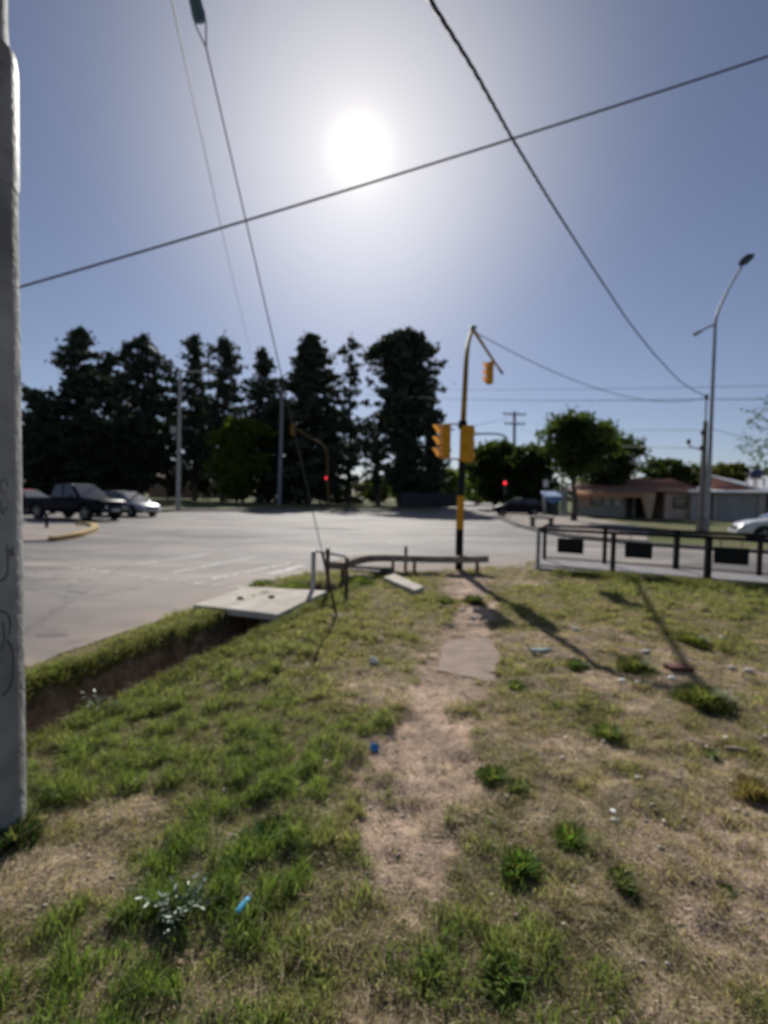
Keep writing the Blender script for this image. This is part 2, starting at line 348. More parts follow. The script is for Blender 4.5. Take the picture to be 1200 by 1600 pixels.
# ------------------------------------------------------------------ road
def asphalt():
    m = bpy.data.materials.new('worn_asphalt'); m.use_nodes = True; n, l = m.node_tree.nodes, m.node_tree.links
    b = n['Principled BSDF']; b.inputs['Roughness'].default_value = .78; b.inputs['Specular IOR Level'].default_value = .45
    t = n.new('ShaderNodeTexCoord')
    def nz(s, lo, hi, det=6, dist=0, map_=None):
        z = n.new('ShaderNodeTexNoise'); z.inputs['Scale'].default_value = s; z.inputs['Detail'].default_value = det; z.inputs['Distortion'].default_value = dist
        if map_:
            mp = n.new('ShaderNodeMapping'); mp.inputs['Rotation'].default_value = (0, 0, map_[0]); mp.inputs['Scale'].default_value = (map_[1], map_[2], 1)
            l.new(t.outputs['Object'], mp.inputs[0]); l.new(mp.outputs[0], z.inputs['Vector'])
        else: l.new(t.outputs['Object'], z.inputs['Vector'])
        r = n.new('ShaderNodeMapRange'); r.inputs[1].default_value = lo; r.inputs[2].default_value = hi
        l.new(z.outputs['Fac'], r.inputs[0]); return r.outputs[0]
    def mx(a, b_, f):
        x = n.new('ShaderNodeMix'); x.data_type = 'RGBA'
        for s_, v in ((6, a), (7, b_)):
            if isinstance(v, tuple): x.inputs[s_].default_value = (*v, 1)
            else: l.new(v, x.inputs[s_])
        l.new(f, x.inputs[0]); return x.outputs[2]
    c = mx((.14, .126, .118), (.27, .24, .215), nz(.28, .38, .62))
    c = mx(c, (.10, .09, .086), nz(.5, .48, .66, 4, .6, (.6, .22, 1.1)))      # tyre-darkened tracks
    c = mx(c, (.36, .31, .265), nz(.9, .52, .70, 6, 0, (.6, .25, 1)))          # dust
    c = mx(c, (.13, .12, .12), nz(60, .55, .75))
    vo = n.new('ShaderNodeTexVoronoi'); vo.feature = 'DISTANCE_TO_EDGE'; vo.inputs['Scale'].default_value = .42
    wz = n.new('ShaderNodeTexNoise'); wz.inputs['Scale'].default_value = 1.6; wz.inputs['Detail'].default_value = 6; va = n.new('ShaderNodeVectorMath'); l.new(t.outputs['Object'], wz.inputs['Vector'])
    l.new(t.outputs['Object'], va.inputs[0]); l.new(wz.outputs['Color'], va.inputs[1]); l.new(va.outputs[0], vo.inputs['Vector'])
    cr = n.new('ShaderNodeMapRange'); cr.inputs[1].default_value = .004; cr.inputs[2].default_value = .02; cr.inputs[3].default_value = .38; cr.inputs[4].default_value = 0; l.new(vo.outputs['Distance'], cr.inputs[0])
    c = mx(c, (.06, .055, .052), cr.outputs[0])
    a = n.new('ShaderNodeAttribute'); a.attribute_name = 'tone'
    x = n.new('ShaderNodeMix'); x.data_type = 'RGBA'; x.inputs[7].default_value = (.31, .235, .185, 1); l.new(c, x.inputs[6])
    mm = n.new('ShaderNodeMath'); mm.operation = 'MULTIPLY'; l.new(a.outputs['Fac'], mm.inputs[0]); l.new(nz(2.3, .25, .6), mm.inputs[1]); l.new(mm.outputs[0], x.inputs[0])
    l.new(x.outputs[2], b.inputs['Base Color'])
    z = n.new('ShaderNodeTexNoise'); z.inputs['Scale'].default_value = 90; l.new(t.outputs['Object'], z.inputs['Vector'])
    u = n.new('ShaderNodeBump'); u.inputs['Strength'].default_value = .4; u.inputs['Distance'].default_value = .01; l.new(z.outputs['Fac'], u.inputs['Height']); l.new(u.outputs[0], b.inputs['Normal'])
    return m
m_asph = asphalt()
def poly_sheet(name, pts, z, m, cuts=0, tone=None):
    from mathutils.geometry import delaunay_2d_cdt
    vo, _e, fo, *_r = delaunay_2d_cdt([Vector(p) for p in pts], [], [list(range(len(pts)))], 1, 1e-5)
    bm = bmesh.new(); vv = [bm.verts.new((v.x, v.y, z)) for v in vo]
    for f_ in fo: bm.faces.new([vv[i] for i in f_])
    if cuts:
        for it in range(cuts):
            es = [e for e in bm.edges if e.calc_length() > (1.2 if (e.verts[0].co.length < 25 or e.verts[1].co.length < 25) else 6)]
            if not es: break
            bmesh.ops.subdivide_edges(bm, edges=es, cuts=1); bmesh.ops.triangulate(bm, faces=[f for f in bm.faces if len(f.verts) > 4])
    bmesh.ops.recalc_face_normals(bm, faces=bm.faces)
    if bm.faces[0].normal.z < 0: bmesh.ops.reverse_faces(bm, faces=bm.faces)
    me = bpy.data.meshes.new(name); bm.to_mesh(me); bm.free(); me.materials.append(m)
    if tone is not None:
        a = me.color_attributes.new('tone', 'FLOAT_COLOR', 'POINT'); co = np.zeros(len(me.vertices)*3); me.vertices.foreach_get('co', co); co = co.reshape(-1, 3)
        v = tone(co[:, 0], co[:, 1]); c = np.ones((len(co), 4)); c[:, :3] = v[:, None]; a.data.foreach_set('color', c.ravel().astype(np.float32))
    o = bpy.data.objects.new(name, me); COL.objects.link(o); return tag(o, kind='structure')
def wiggle(pts, i0, i1, step=.18, amp=.07):
    out = []
    for i in range(i0, i1):
        a, b = Vector(pts[i]), Vector(pts[i+1]); n = max(1, int((b-a).length/step)); nn = Vector((-(b-a).y, (b-a).x)).normalized()
        for k in range(n):
            p = a.lerp(b, k/n); s = (float(fbm(p.x, p.y, 1.4, 91))-.5)*4*amp if (i, k) != (i0, 0) else 0
            out.append(tuple(p + nn*s))
    return out
ROADP = near_edge[:1] + wiggle(near_edge, 1, 9) + near_edge[9:] + house_kerb + park_kerb + [(-70, -30)]
poly_sheet('road', ROADP, 0.0, m_asph, 7, lambda x, y: np.clip(1 - seg_dist(x, y, near_edge)/1.5, 0, 1))

def strip(name, pts, w, z0, z1, m, kind='structure', seg=0):
    """a kerb along a line, w to its left side"""
    b = MB(); pv = [Vector((*p, 0)) for p in pts]; L = []
    for i, p in enumerate(pv):
        d = (pv[min(i+1, len(pv)-1)] - pv[max(i-1, 0)]).normalized(); nn = Vector((-d.y, d.x, 0))
        L.append([p + Vector((0, 0, z0)), p + Vector((0, 0, z1-.012)), p + nn*.012 + Vector((0, 0, z1)), p + nn*w + Vector((0, 0, z1)), p + nn*w + Vector((0, 0, z0))])
    b.loft(L, smooth=False); o = b.build(name, m)
    return tag(o, kind=kind) if kind else o
strip('kerb', park_kerb[::-1][1:], .18, -.05, .13, m_kerb)
strip('kerb', house_kerb[::-1][:-1], -.18, -.05, .12, m_kerb)
# pale pavement round the far right corner and its strip along the road
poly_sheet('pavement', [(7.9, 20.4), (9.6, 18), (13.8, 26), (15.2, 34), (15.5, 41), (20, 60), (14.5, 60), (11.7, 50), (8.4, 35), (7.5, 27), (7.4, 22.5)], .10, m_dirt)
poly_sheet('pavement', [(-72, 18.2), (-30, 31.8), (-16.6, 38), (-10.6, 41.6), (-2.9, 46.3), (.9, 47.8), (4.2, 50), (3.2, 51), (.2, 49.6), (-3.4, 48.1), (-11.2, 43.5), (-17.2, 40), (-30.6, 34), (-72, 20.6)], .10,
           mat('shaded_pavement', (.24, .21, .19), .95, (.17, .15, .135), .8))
# worn dusty shoulder at the near corner
poly_sheet('pavement', [(-1.35, 9.72), (-.6, 9.35), (.3, 9.9), (1.2, 10.25), (2.2, 10.35), (3.1, 10.9), (3.6, 12.3), (3.7, 12.9), (2.2, 12.0), (.6, 11.2), (-.9, 10.75)], .052, m_dirt)

# painted markings
m_mark = mat('worn_road_paint', (.66, .63, .59), .8, (.30, .27, .245), 7, lo=.40, hi=.6)
for i, (a, b) in enumerate([(118, 888), (140, 890.5), (163, 893.5), (184, 896.5), (208, 899.5), (232, 902.5), (257, 905.5), (285, 908.5), (312, 912), (340, 915), (369, 918)]):
    p = G(a, b); s = MB(); d = .085
    o_ = [(p.x+math.cos(.35+k*math.pi/2+.785)*d*1.41*(1+.12*math.sin(i*3+k)), p.y+math.sin(.35+k*math.pi/2+.785)*d*1.2) for k in range(4)]
    s.prism(o_, .001, .006); tag(s.build('road_marking', m_mark), kind='structure')
def line_mark(a, b, w):
    p, q = G(*a), G(*b); d = (q-p).normalized(); n = Vector((-d.y, d.x, 0))*w/2; s = MB()
    s.prism([tuple((p+n)[:2]), tuple((q+n)[:2]), tuple((q-n)[:2]), tuple((p-n)[:2])], .001, .0055)
    tag(s.build('road_marking', m_mark), kind='structure')
for a, b, w in [((200, 884), (330, 866), .14), ((270, 895), (400, 870), .13), ((330, 905), (455, 880), .13), ((420, 898), (474, 884), .2), ((860, 880.5), (1200, 901), .1), ((60, 845), (110, 842), .14), ((540, 846), (840, 853), .1)]:
    line_mark(a, b, w)
# darker repair patches
m_patch = mat('asphalt_patch', (.13, .12, .118), .85, (.18, .165, .155), 3, .3, 80)
for a, b, rx, ry in [((340, 838), 0, 1.7, .9), ((505, 826), 0, 1.8, .6), ((113, 924), 0, .10, .05), ((128, 926), 0, .09, .04), ((80, 992), 0, .16, .05), ((760, 836), 0, 1.4, .5)]:
    p = G(*a); s = MB()
    s.prism([(p.x+math.cos(k/14*6.283)*rx*(1+.18*math.sin(k*2.3)), p.y+math.sin(k/14*6.283)*ry*(1+.2*math.cos(k*1.7))) for k in range(14)], .0005, .0035)
    tag(s.build('asphalt_patch', m_patch), kind='structure')

# ------------------------------------------------------------------ buildings (far right)
M_ = lambda x, y, rz, z=0: Matrix.Translation((x, y, z)) @ Matrix.Rotation(rz, 4, 'Z')
def brown_house():
    a = P(897, 800, 43); b = P(1078, 800, 40.5); rz = math.atan2(b.y-a.y, b.x-a.x); Lw = (b-a).length
    h = empty('house', (a.x, a.y, 0), rz, 'low brown tile roofed house with a peach awning and a tapering pillar', 'house')
    wall = mat('dusty_rose_render', (.66, .48, .39), .9, (.52, .38, .31), 1.5, .3, 20)
    dark = mat('deep_porch_paint', (.05, .042, .038), .9)
    w = MB(); eh = 2.35
    w.box(.3, 4.9, .9, 7, 0, eh); w.box(7.0, 9.4, .2, 7, 0, eh-.02); w.box(4.9, 7.0, 3.2, 7, 0, eh-.01)
    w.build('wall', wall, h)
    p = MB(); p.box(.3, 4.9, .84, .895, 0, .95); p.build('painted_dado', mat('pale_green_dado', (.42, .42, .38), .9, (.32, .32, .29), 2), h)
    # window band beneath the awning
    f = MB(); f.box(1.4, 4.0, .80, .89, .98, 1.9); wf = f.build('window', mat('brown_shutter', (.13, .075, .05), .7), h)
    for k in range(3):
        g = MB(); g.box(1.5+k*.84, 2.25+k*.84, .77, .795, 1.05, 1.83); g.build('pane', m_glass, wf)
    d = MB(); d.box(4.2, 4.75, .80, .89, .02, 2.0); d.build('door', dark, h)
    # open porch with side wall
    t = MB(); t.add([(5.05, -.3, 2.32), (6.25, -.3, 2.32), (5.95, -.3, 0), (5.62, -.3, 0), (5.05, .1, 2.32), (6.25, .1, 2.32), (5.95, .1, 0), (5.62, .1, 0)],
                    [(0, 1, 2, 3), (7, 6, 5, 4), (0, 4, 5, 1), (1, 5, 6, 2), (2, 6, 7, 3), (3, 7, 4, 0)])
    t.build('pillar', mat('tan_pillar_paint', (.62, .44, .29), .9, (.5, .34, .23), 3), h)
    d = MB(); d.box(5.1, 6.9, 3.1, 3.19, .02, 2.1); d.build('door', dark, h)
    g = MB(); g.box(7.6, 8.6, .12, .19, .9, 1.8); wf = g.build('window', dark, h); g = MB(); g.box(7.7, 8.5, .09, .115, 1, 1.7); g.build('pane', m_glass, wf)
    # hipped tile roof
    r = MB(); z0, z1 = eh, 3.5
    x0, x1, y0, y1 = -.2, 9.8, -.5, 7.5
    V = [(x0, y0, z0), (x1, y0, z0), (x1, y1, z0), (x0, y1, z0), (1.0, 3.3, z1), (8.2, 3.3, z1-.1)]
    V += [(v[0], v[1], v[2]-.12) for v in V[:4]]
    r.add(V, [(0, 1, 5, 4), (1, 2, 5), (2, 3, 4, 5), (3, 0, 4), (0, 6, 7, 1), (1, 7, 8, 2), (2, 8, 9, 3), (3, 9, 6, 0), (6, 9, 8, 7)])
    ro = r.build('roof', mat('clay_tile_roof', (.32, .18, .14), .85, (.24, .13, .10), 4, .5, 14), h)
    for k in range(9):                                           # tile courses as ridges
        c = MB(); t = (k+.5)/9; yy = y0+(3.3-y0)*t; zz = z0+(z1-.05-z0)*t
        c.box(x0+1.2*t, x1-1.6*t, yy-.02, yy+.05, zz-.02, zz+.05); c.build('tile_course', bpy.data.materials['clay_tile_roof'], ro)
    c = MB(); c.box(2.6, 3.1, 3.6, 4.1, 3.2, 4.15); c.build('chimney', wall, ro)
    # awning
    aw = MB(); aw.add([(.05, -2.2, 1.98), (5.0, -2.2, 1.98), (5.0, -.56, 2.30), (.05, -.56, 2.30), (.05, -2.2, 1.72), (5.0, -2.2, 1.72), (5.0, -.56, 2.24), (.05, -.56, 2.24)],
                      [(0, 1, 2, 3), (0, 4, 5, 1), (7, 6, 5, 4), (0, 3, 7, 4), (1, 5, 6, 2)])
    aw.build('awning', tone := canvas('peach_awning', (.70, .42, .24)), h)
    return h, rz
hh, hrz = brown_house()
def garage_house():
    a = P(1079, 800, 40); b = P(1320, 800, 34.5); rz = math.atan2(b.y-a.y, b.x-a.x)
    h = empty('house', (a.x, a.y, 0), rz, 'house under a white sheet roof with grey garage door and pink gable', 'house')
    wall = mat('grey_render', (.5, .44, .42), .9, (.4, .35, .34), 1.5, .3, 20)
    dark = bpy.data.materials['deep_porch_paint']
    w = MB(); w.box(0, .55, .0, .5, 0, 2.2); w.box(.55, 1.5, 2.6, 6, 0, 2.2); w.box(1.5, 1.75, .0, 6, 0, 2.2); w.box(4.35, 4.75, 0, 6, 0, 2.2); w.box(1.75, 4.35, .25, 6, 2.0, 2.2); w.box(4.75, 12, 4, 6.5, 0, 2.2); w.box(8.3, 8.7, 0, .4, 0, 2.2)
    w.build('wall', wall, h)
    g = MB()
    g.box(1.76, 4.34, .2, .26, 0, 1.99)
    gd = g.build('garage_door', mat('grey_garage_door', (.42, .41, .42), .7, (.34, .33, .34), 2), h)
    for k in range(8):
        s = MB(); s.box(1.78, 4.32, .175, .198, .05+k*.24, .25+k*.24); s.build('panel', bpy.data.materials['grey_garage_door'], gd)
    roof_m = mat('white_sheet_roof', (.82, .82, .83), .45, (.7, .7, .71), 2, .2, 20)
    r = MB(); r.add([(-.2, -.5, 2.22), (12, -.5, 2.22), (12, 6.6, 2.65), (-.2, 6.6, 2.65), (-.2, -.5, 2.36), (12, -.5, 2.36), (12, 6.6, 2.79), (-.2, 6.6, 2.79)],
                    [(0, 3, 2, 1), (4, 5, 6, 7), (0, 1, 5, 4), (1, 2, 6, 5), (2, 3, 7, 6), (3, 0, 4, 7)])
    r.build('roof', roof_m, h)
    # pink gable with a steep white roof falling to the right
    g = MB(); g.add([(1.2, 1.8, 2.5), (4.2, 1.8, 2.5), (1.2, 1.8, 3.55), (1.2, 5.8, 2.6), (4.2, 5.8, 2.6), (1.2, 5.8, 3.6)], [(0, 1, 2), (5, 4, 3), (0, 2, 5, 3), (0, 3, 4, 1)])
    g.build('gable', mat('pink_brick_gable', (.50, .24, .18), .9, (.40, .2, .16), 6), h)
    g = MB(); g.add([(1.0, 1.5, 3.72), (4.9, 1.5, 2.44), (5.6, 6.2, 2.56), (1.0, 6.2, 3.85), (1.0, 1.5, 3.58), (4.6, 1.5, 2.40), (5.3, 6.2, 2.5), (1.0, 6.2, 3.7)],
                    [(0, 1, 2, 3), (4, 7, 6, 5), (0, 4, 5, 1), (3, 2, 6, 7), (0, 3, 7, 4), (1, 5, 6, 2)]); g.build('roof', roof_m, h)
    g = MB(); g.add([(3.2, 3.2, 2.75), (9.5, 3.2, 2.6), (9.5, 8, 3.55), (3.6, 8, 3.9), (3.2, 3.2, 2.6), (9.5, 3.2, 2.45), (9.5, 8, 3.4), (3.6, 8, 3.75)],
                    [(0, 1, 2, 3), (4, 7, 6, 5), (0, 4, 5, 1), (1, 5, 6, 2), (2, 6, 7, 3), (3, 7, 4, 0)]); g.build('roof', roof_m, h)
    d = MB(); d.box(5.4, 8.1, 3.92, 3.99, .02, 2.0); d.build('door', dark, h)
    return h
gh = garage_house()
def water_tank():
    c = P(1181, 744, 39)
    t = empty('water_tank', (c.x, c.y, 2.95), 0, 'dark blue rooftop water tank on a white stand', 'water tank'); t.scale = (.75, .75, .75)
    b = MB(); n = 16
    prof = [(.02, 1.62), (.25, 1.58), (.5, 1.42), (.56, 1.3), (.52, 1.2), (.56, 1.1), (.52, 1.0), (.56, .9), (.52, .8), (.54, .62)]
    b.loft([[Vector((math.cos(k/n*6.283)*r, math.sin(k/n*6.283)*r, z)) for k in range(n)] for r, z in prof]); b.build('tank', mat('navy_tank', (.03, .045, .11), .5), t)
    b = MB(); b.box(-.62, .62, -.62, .62, .5, .615); b.build('platform', m_conc, t)
    for sx in (-1, 1):
        for sy in (-1, 1):
            b = MB(); b.box(sx*.5-.06, sx*.5+.06, sy*.5-.06, sy*.5+.06, -.3, .5); b.build('leg', m_conc, t)
water_tank()
def small_far_building(px0, px1, ytop, depth, col, label, name='house', roofc=(.2, .12, .09)):
    a = P(px0, 780, depth); b = P(px1, 780, depth); zt = P((px0+px1)/2, ytop, depth).z; w_ = b.x-a.x
    h = empty(name, (a.x, a.y, 0), 0, label, 'house' if name == 'house' else name)
    w = MB(); w.box(0, w_, 0, 6, 0, zt*.8); w.build('wall', mat(label[:12]+'_wall', col, .9, tuple(c*.8 for c in col), .6), h)
    r = MB(); r.add([(-.4, -.4, zt*.8), (w_+.4, -.4, zt*.8), (w_+.4, 6.4, zt*.8), (-.4, 6.4, zt*.8), (1, 3, zt), (w_-1, 3, zt)], [(0, 1, 5, 4), (1, 2, 5), (2, 3, 4, 5), (3, 0, 4), (0, 3, 2, 1)]); r.build('roof', mat(label[:12]+'_roof', roofc, .9), h)
    n = max(1, int(w_/3))
    for k in range(n):
        f = MB(); x = w_*(k+.5)/n; f.box(x-.5, x+.5, -.08, -.005, zt*.3, zt*.6); wf = f.build('window', m_trim, h); g = MB(); g.box(x-.4, x+.4, -.1, -.085, zt*.33, zt*.57); g.build('pane', m_glass, wf)
    return h
small_far_building(232, 312, 738, 98, (.42, .27, .2), 'peach walled house glimpsed between the dark conifer trunks')
small_far_building(322, 352, 750, 104, (.4, .38, .33), 'small cream house glimpsed between tree trunks of the park')
small_far_building(20, 60, 748, 92, (.33, .33, .31), 'grey low house behind the red car at the far left')

# blue canopy kiosk and pale column right of the far street
def kiosk():
    p = G(868, 806.5); D = p.y
    t = empty('kiosk', (p.x-.3, p.y, .1), -.1, 'small kiosk with a blue canopy beside the big corner tree', 'kiosk')
    b = MB(); b.box(-.55, .55, .0, 1.6, 0, 1.7); b.build('body', mat('kiosk_green', (.05, .09, .075), .7), t)
    b = MB(); b.add([(-.75, -.5, 1.6), (.75, -.5, 1.6), (.7, 1.8, 2.05), (-.7, 1.8, 2.05), (-.75, -.5, 1.3), (-.1, -.5, .95), (.75, -.5, 1.35), (-.1, 1.8, 1.6)], [(0, 1, 2, 3), (0, 4, 5, 6, 1), (0, 3, 4), (1, 6, 2)])
    b.build('canopy', mat('sky_blue_canvas', (.13, .24, .46), .7, (.10, .19, .38), 3), t)
    b = MB(); b.box(-.45, .05, -.03, -.004, .1, 1.3); b.build('door', m_trim, t)
    q = P(880, 806, D+1); t2 = empty('pillar', (q.x, q.y, .1), 0, 'pale green white column standing right of the blue canopy', 'pillar')
    b = MB(); b.box(-.26, .26, -.26, .26, 0, 2.0); b.build('shaft', mat('pale_green_paint', (.46, .52, .48), .8, (.36, .42, .38), 3), t2)
    b = MB(); b.box(-.34, .34, -.34, .34, 2.0, 2.14); b.build('cap', m_conc, t2)
    q = P(851, 806, D-1.5); t3 = empty('street_sign', (q.x, q.y, .1), 0, 'white sign plate on a thin post left of the blue canopy', 'sign')
    b = MB(); b.tube([(0, 0, 0), (0, 0, 3.0)], .04); b.build('post', m_galv, t3)
    b = MB(); b.box(-.22, .22, -.06, -.045, 2.35, 2.95); b.build('plate', mat('white_sign', (.6, .6, .6), .5), t3)
kiosk()
def park_bench():
    p = G(846, 826); t = empty('bench', (p.x, p.y, .1), -.45, 'curved weathered concrete bench on the far corner pavement', 'bench')
    mm = m_kerb
    b = MB(); pts = [(-.6+.12*k, .10*math.sin(k/10*math.pi)) for k in range(11)]
    b.loft([[Vector((x, y-.2, .40)), Vector((x, y-.2, .50)), Vector((x, y+.2, .50)), Vector((x, y+.2, .40))] for x, y in pts], smooth=False); b.build('seat', mm, t)
    for x in (-.45, .45):
        b = MB(); b.box(x-.1, x+.1, -.12, .2, 0, .40); b.build('leg', mm, t)
park_bench()

# ------------------------------------------------------------------ trees
def leaf_cloud(centers, n_per, spread, size, col, colv=.25, flat=.6, rnd=None):
    """many small leaf-clump faces scattered round centres. centers (k,3)"""
    R = rnd or rng; k = len(centers); n = k*n_per
    c = np.repeat(centers, n_per, 0) + R.normal(0, 1, (n, 3)) * np.array([spread, spread, spread*flat]) * R.uniform(.35, 1.5, (n, 1))
    a = R.normal(0, 1, (n, 3)); a /= np.linalg.norm(a, axis=1)[:, None]
    b = R.normal(0, 1, (n, 3)); b -= a*(a*b).sum(1)[:, None]; b /= np.linalg.norm(b, axis=1)[:, None]
    s = size*(.5+R.random((n, 1))); a = a*s; b = b*s*.6
    V = np.stack([c-a, c-b*.8, c+a, c+b], 1).reshape(-1, 3); Q = np.arange(n*4).reshape(-1, 4)
    tv = np.repeat(np.repeat(1+(R.random((k, 1))-.5)*2*colv, n_per, 0) * (1+(R.random((n, 1))-.5)*.5), 4, 0)
    return V, Q, np.clip(np.array(col)[None]*tv, 0, 1)
def grow(name, base, H, env, label, n_limb=60, droop=.0, kind='conifer', size=.32, col=(.058, .075, .052), n_per=26, trunk_r=.35, lean=(0, 0), gap=.12, clear=.1, group=None, mt=None, step=.7, spread=.33, seed=0, cat='tree'):
    """env(t) -> crown radius at height fraction t (0..1)"""
    R = np.random.default_rng(seed+11)
    root = empty(name, base, 0, label, cat, group)
    tr = MB(); pts = []; rad = []
    for i in range(9):
        t = i/8; pts.append((lean[0]*t + .15*math.sin(i*1.7+seed)*(t > 0), lean[1]*t, H*t*.98)); rad.append(max(.03, trunk_r*(1-t)**.8*(1.25 if i == 0 else 1)))
    tr.tube(pts, rad, 8)
    cs = []
    for i in range(n_limb):
        t = clear + (1-clear)*(i+R.random()*.8)/n_limb
        if t > .985: continue
        L = env(t)*((.55+.85*R.random()**1.3) if kind == 'conifer' else (.5+.72*R.random()**1.2))
        if R.random() < gap: L *= .35
        az = R.random()*6.283; up_ = (-.10 - droop + .45*max(0, t-.8)*5*.5) if kind == 'conifer' else (.35+.5*t)
        x0, y0, z0 = lean[0]*t, lean[1]*t, H*t
        n = max(2, int(L/step)); lp = [(x0, y0, z0)]
        for k in range(1, n+1):
            s = k/n*L
            lp.append((x0+math.cos(az)*s+R.normal()*.06*s, y0+math.sin(az)*s+R.normal()*.06*s, z0+up_*s + (.16*s*s/max(L, .5) if kind == 'conifer' else 0)+R.normal()*.04*s))
            lp[-1] = (lp[-1][0], lp[-1][1], min(lp[-1][2], H*.98-s*(1.15 if kind == 'conifer' else .13*s)-.2*R.random()))
            if k/n > .15: cs.append(lp[-1])
            if kind != 'conifer' or k/n > .5: cs.append((lp[-1][0]+R.normal()*.4, lp[-1][1]+R.normal()*.4, lp[-1][2]+R.normal()*.25))
        r0_ = max(.03, trunk_r*.32*(1-t)+.03)
        tr.tube(lp, [r0_*(1-.8*k/n) for k in range(n+1)], 4, cap=False)
    cs.append((lean[0], lean[1], H*.985)); cs.append((lean[0], lean[1], H*.95))
    tr.build('trunk', m_bark, root)
    V, Q, C = leaf_cloud(np.array(cs), n_per, spread, size, col, rnd=R)
    raw_mesh('crown', V, Q, mt or m_leafdark, C, root)
    return root
def tree_px(name, px, ytop, depth, prof, label, **kw):
    """prof: list of (image y, crown half width in px); turned into metres at that depth"""
    b = P(px, 780, depth); top = P(px, ytop, depth).z
    zs = [(P(px, y, depth).z / top, w*depth/F) for y, w in prof]; zs.sort()
    tz = [z for z, _ in zs]; tw = [w for _, w in zs]
    return grow(name, (b.x, b.y, -.03), top, lambda t: float(np.interp(t, tz, tw)), label, **kw)
CG = 'dark conifers along the park edge'
tree_px('conifer_tree', 125, 510, 74, [(512, 4), (560, 28), (620, 62), (680, 78), (740, 70), (775, 30)], 'tall pointed dark conifer nearest the grey pole, broad ragged skirt', n_limb=210, group=CG, seed=1, clear=.06, droop=.05, n_per=15, gap=.3)
tree_px('conifer_tree', 68, 612, 71, [(612, 6), (660, 34), (720, 44), (775, 34)], 'shorter shaggy conifer at the left end of the dark tree row', n_limb=110, group=CG, seed=2, clear=.05, n_per=15, gap=.3)
tree_px('conifer_tree', 172, 548, 78, [(550, 6), (600, 24), (660, 40), (740, 44), (775, 22)], 'dark conifer filling the gap right of the tallest pointed one', n_limb=110, group=CG, seed=3, clear=.07, n_per=13, gap=.3)
tree_px('conifer_tree', 222, 518, 75, [(520, 14), (545, 38), (600, 44), (680, 48), (745, 40), (775, 18)], 'blunt topped dark conifer behind the two armed lamp post', n_limb=190, group=CG, seed=4, clear=.1, n_per=13, gap=.34)
tree_px('conifer_tree', 304, 520, 76, [(522, 5), (560, 24), (640, 36), (720, 40), (765, 14)], 'narrow dark conifer with a thin spire right of the lamp post', n_limb=130, group=CG, seed=5, clear=.13, n_per=12, gap=.36)
tree_px('conifer_tree', 347, 522, 74, [(524, 9), (560, 26), (640, 38), (720, 42), (768, 16)], 'dark conifer with a two pronged top, just left of the lit green bush', n_limb=130, group=CG, seed=6, clear=.12, n_per=13, gap=.32)
tree_px('conifer_tree', 408, 542, 77, [(544, 5), (590, 28), (660, 40), (740, 46), (775, 24)], 'dark conifer directly behind the plain grey utility post', n_limb=120, group=CG, seed=7, clear=.08, n_per=13, gap=.32)
tree_px('conifer_tree', 482, 519, 72, [(520, 4), (545, 14), (600, 36), (660, 56), (720, 72), (775, 64)], 'dense cone shaped conifer behind the far bent signal arm', n_limb=240, group=CG, seed=8, clear=.04, droop=.12, n_per=24, gap=.08)
tree_px('cedar_tree', 545, 524, 73, [(526, 8), (535, 26), (552, 30), (562, 8), (575, 16), (600, 14), (640, 36), (690, 58), (720, 62), (745, 44), (765, 10)], 'thin cedar with sparse level branches and sky gaps', n_limb=58, group=CG, seed=9, clear=.09, droop=-.02, n_per=9, gap=.4)
tree_px('pine_tree', 628, 516, 70, [(516, 6), (524, 30), (545, 46), (600, 54), (640, 53), (680, 46), (700, 22), (725, 24), (768, 24)], 'big round headed pine left of the near traffic signal', n_limb=260, group=CG, seed=10, clear=.07, kind='broad', n_per=15, gap=.15, trunk_r=.6)
tree_px('pine_tree', 672, 640, 69, [(642, 6), (670, 18), (700, 20), (740, 26), (775, 20)], 'small dark pine leaning out beneath the round headed pine', n_limb=60, group=CG, seed=12, clear=.1, kind='broad', n_per=18)
tree_px('cedar_tree', 590, 640, 74, [(642, 8), (670, 40), (700, 46), (730, 20), (765, 8)], 'low sparse cedar between thin cedar and round headed pine', n_limb=40, group=CG, seed=13, clear=.12, droop=.0, n_per=12, gap=.35)
BG_ = 'bushes under the park trees'
def bush(px, yt, depth, w, label, col, name='shrub', seed=0, n=60, mt=None, group=BG_, n_per=26, size=.24):
    tree_px(name, px, yt, depth, [(yt, w*.45), (yt+(785-yt)*.35, w), (yt+(785-yt)*.75, w*.95), (781, w*.7)], label, n_limb=n, group=group, seed=seed, clear=.03, kind='broad', n_per=n_per, trunk_r=.12, col=col, mt=mt or m_leafdark, cat='shrub', size=size, gap=.1)
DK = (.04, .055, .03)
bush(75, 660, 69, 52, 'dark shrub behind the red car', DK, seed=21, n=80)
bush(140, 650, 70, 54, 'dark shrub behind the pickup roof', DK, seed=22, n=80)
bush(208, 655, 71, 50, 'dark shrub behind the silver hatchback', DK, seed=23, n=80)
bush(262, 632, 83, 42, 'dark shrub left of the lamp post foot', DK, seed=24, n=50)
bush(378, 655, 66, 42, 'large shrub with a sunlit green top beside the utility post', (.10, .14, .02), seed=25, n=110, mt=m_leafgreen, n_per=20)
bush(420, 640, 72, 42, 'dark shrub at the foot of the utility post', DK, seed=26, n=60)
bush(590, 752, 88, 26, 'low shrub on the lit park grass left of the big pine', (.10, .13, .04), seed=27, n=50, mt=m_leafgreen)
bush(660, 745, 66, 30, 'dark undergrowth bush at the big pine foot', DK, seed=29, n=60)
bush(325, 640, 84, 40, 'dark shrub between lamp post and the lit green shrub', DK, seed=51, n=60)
GL = 'sunlit bushes behind the near signal'
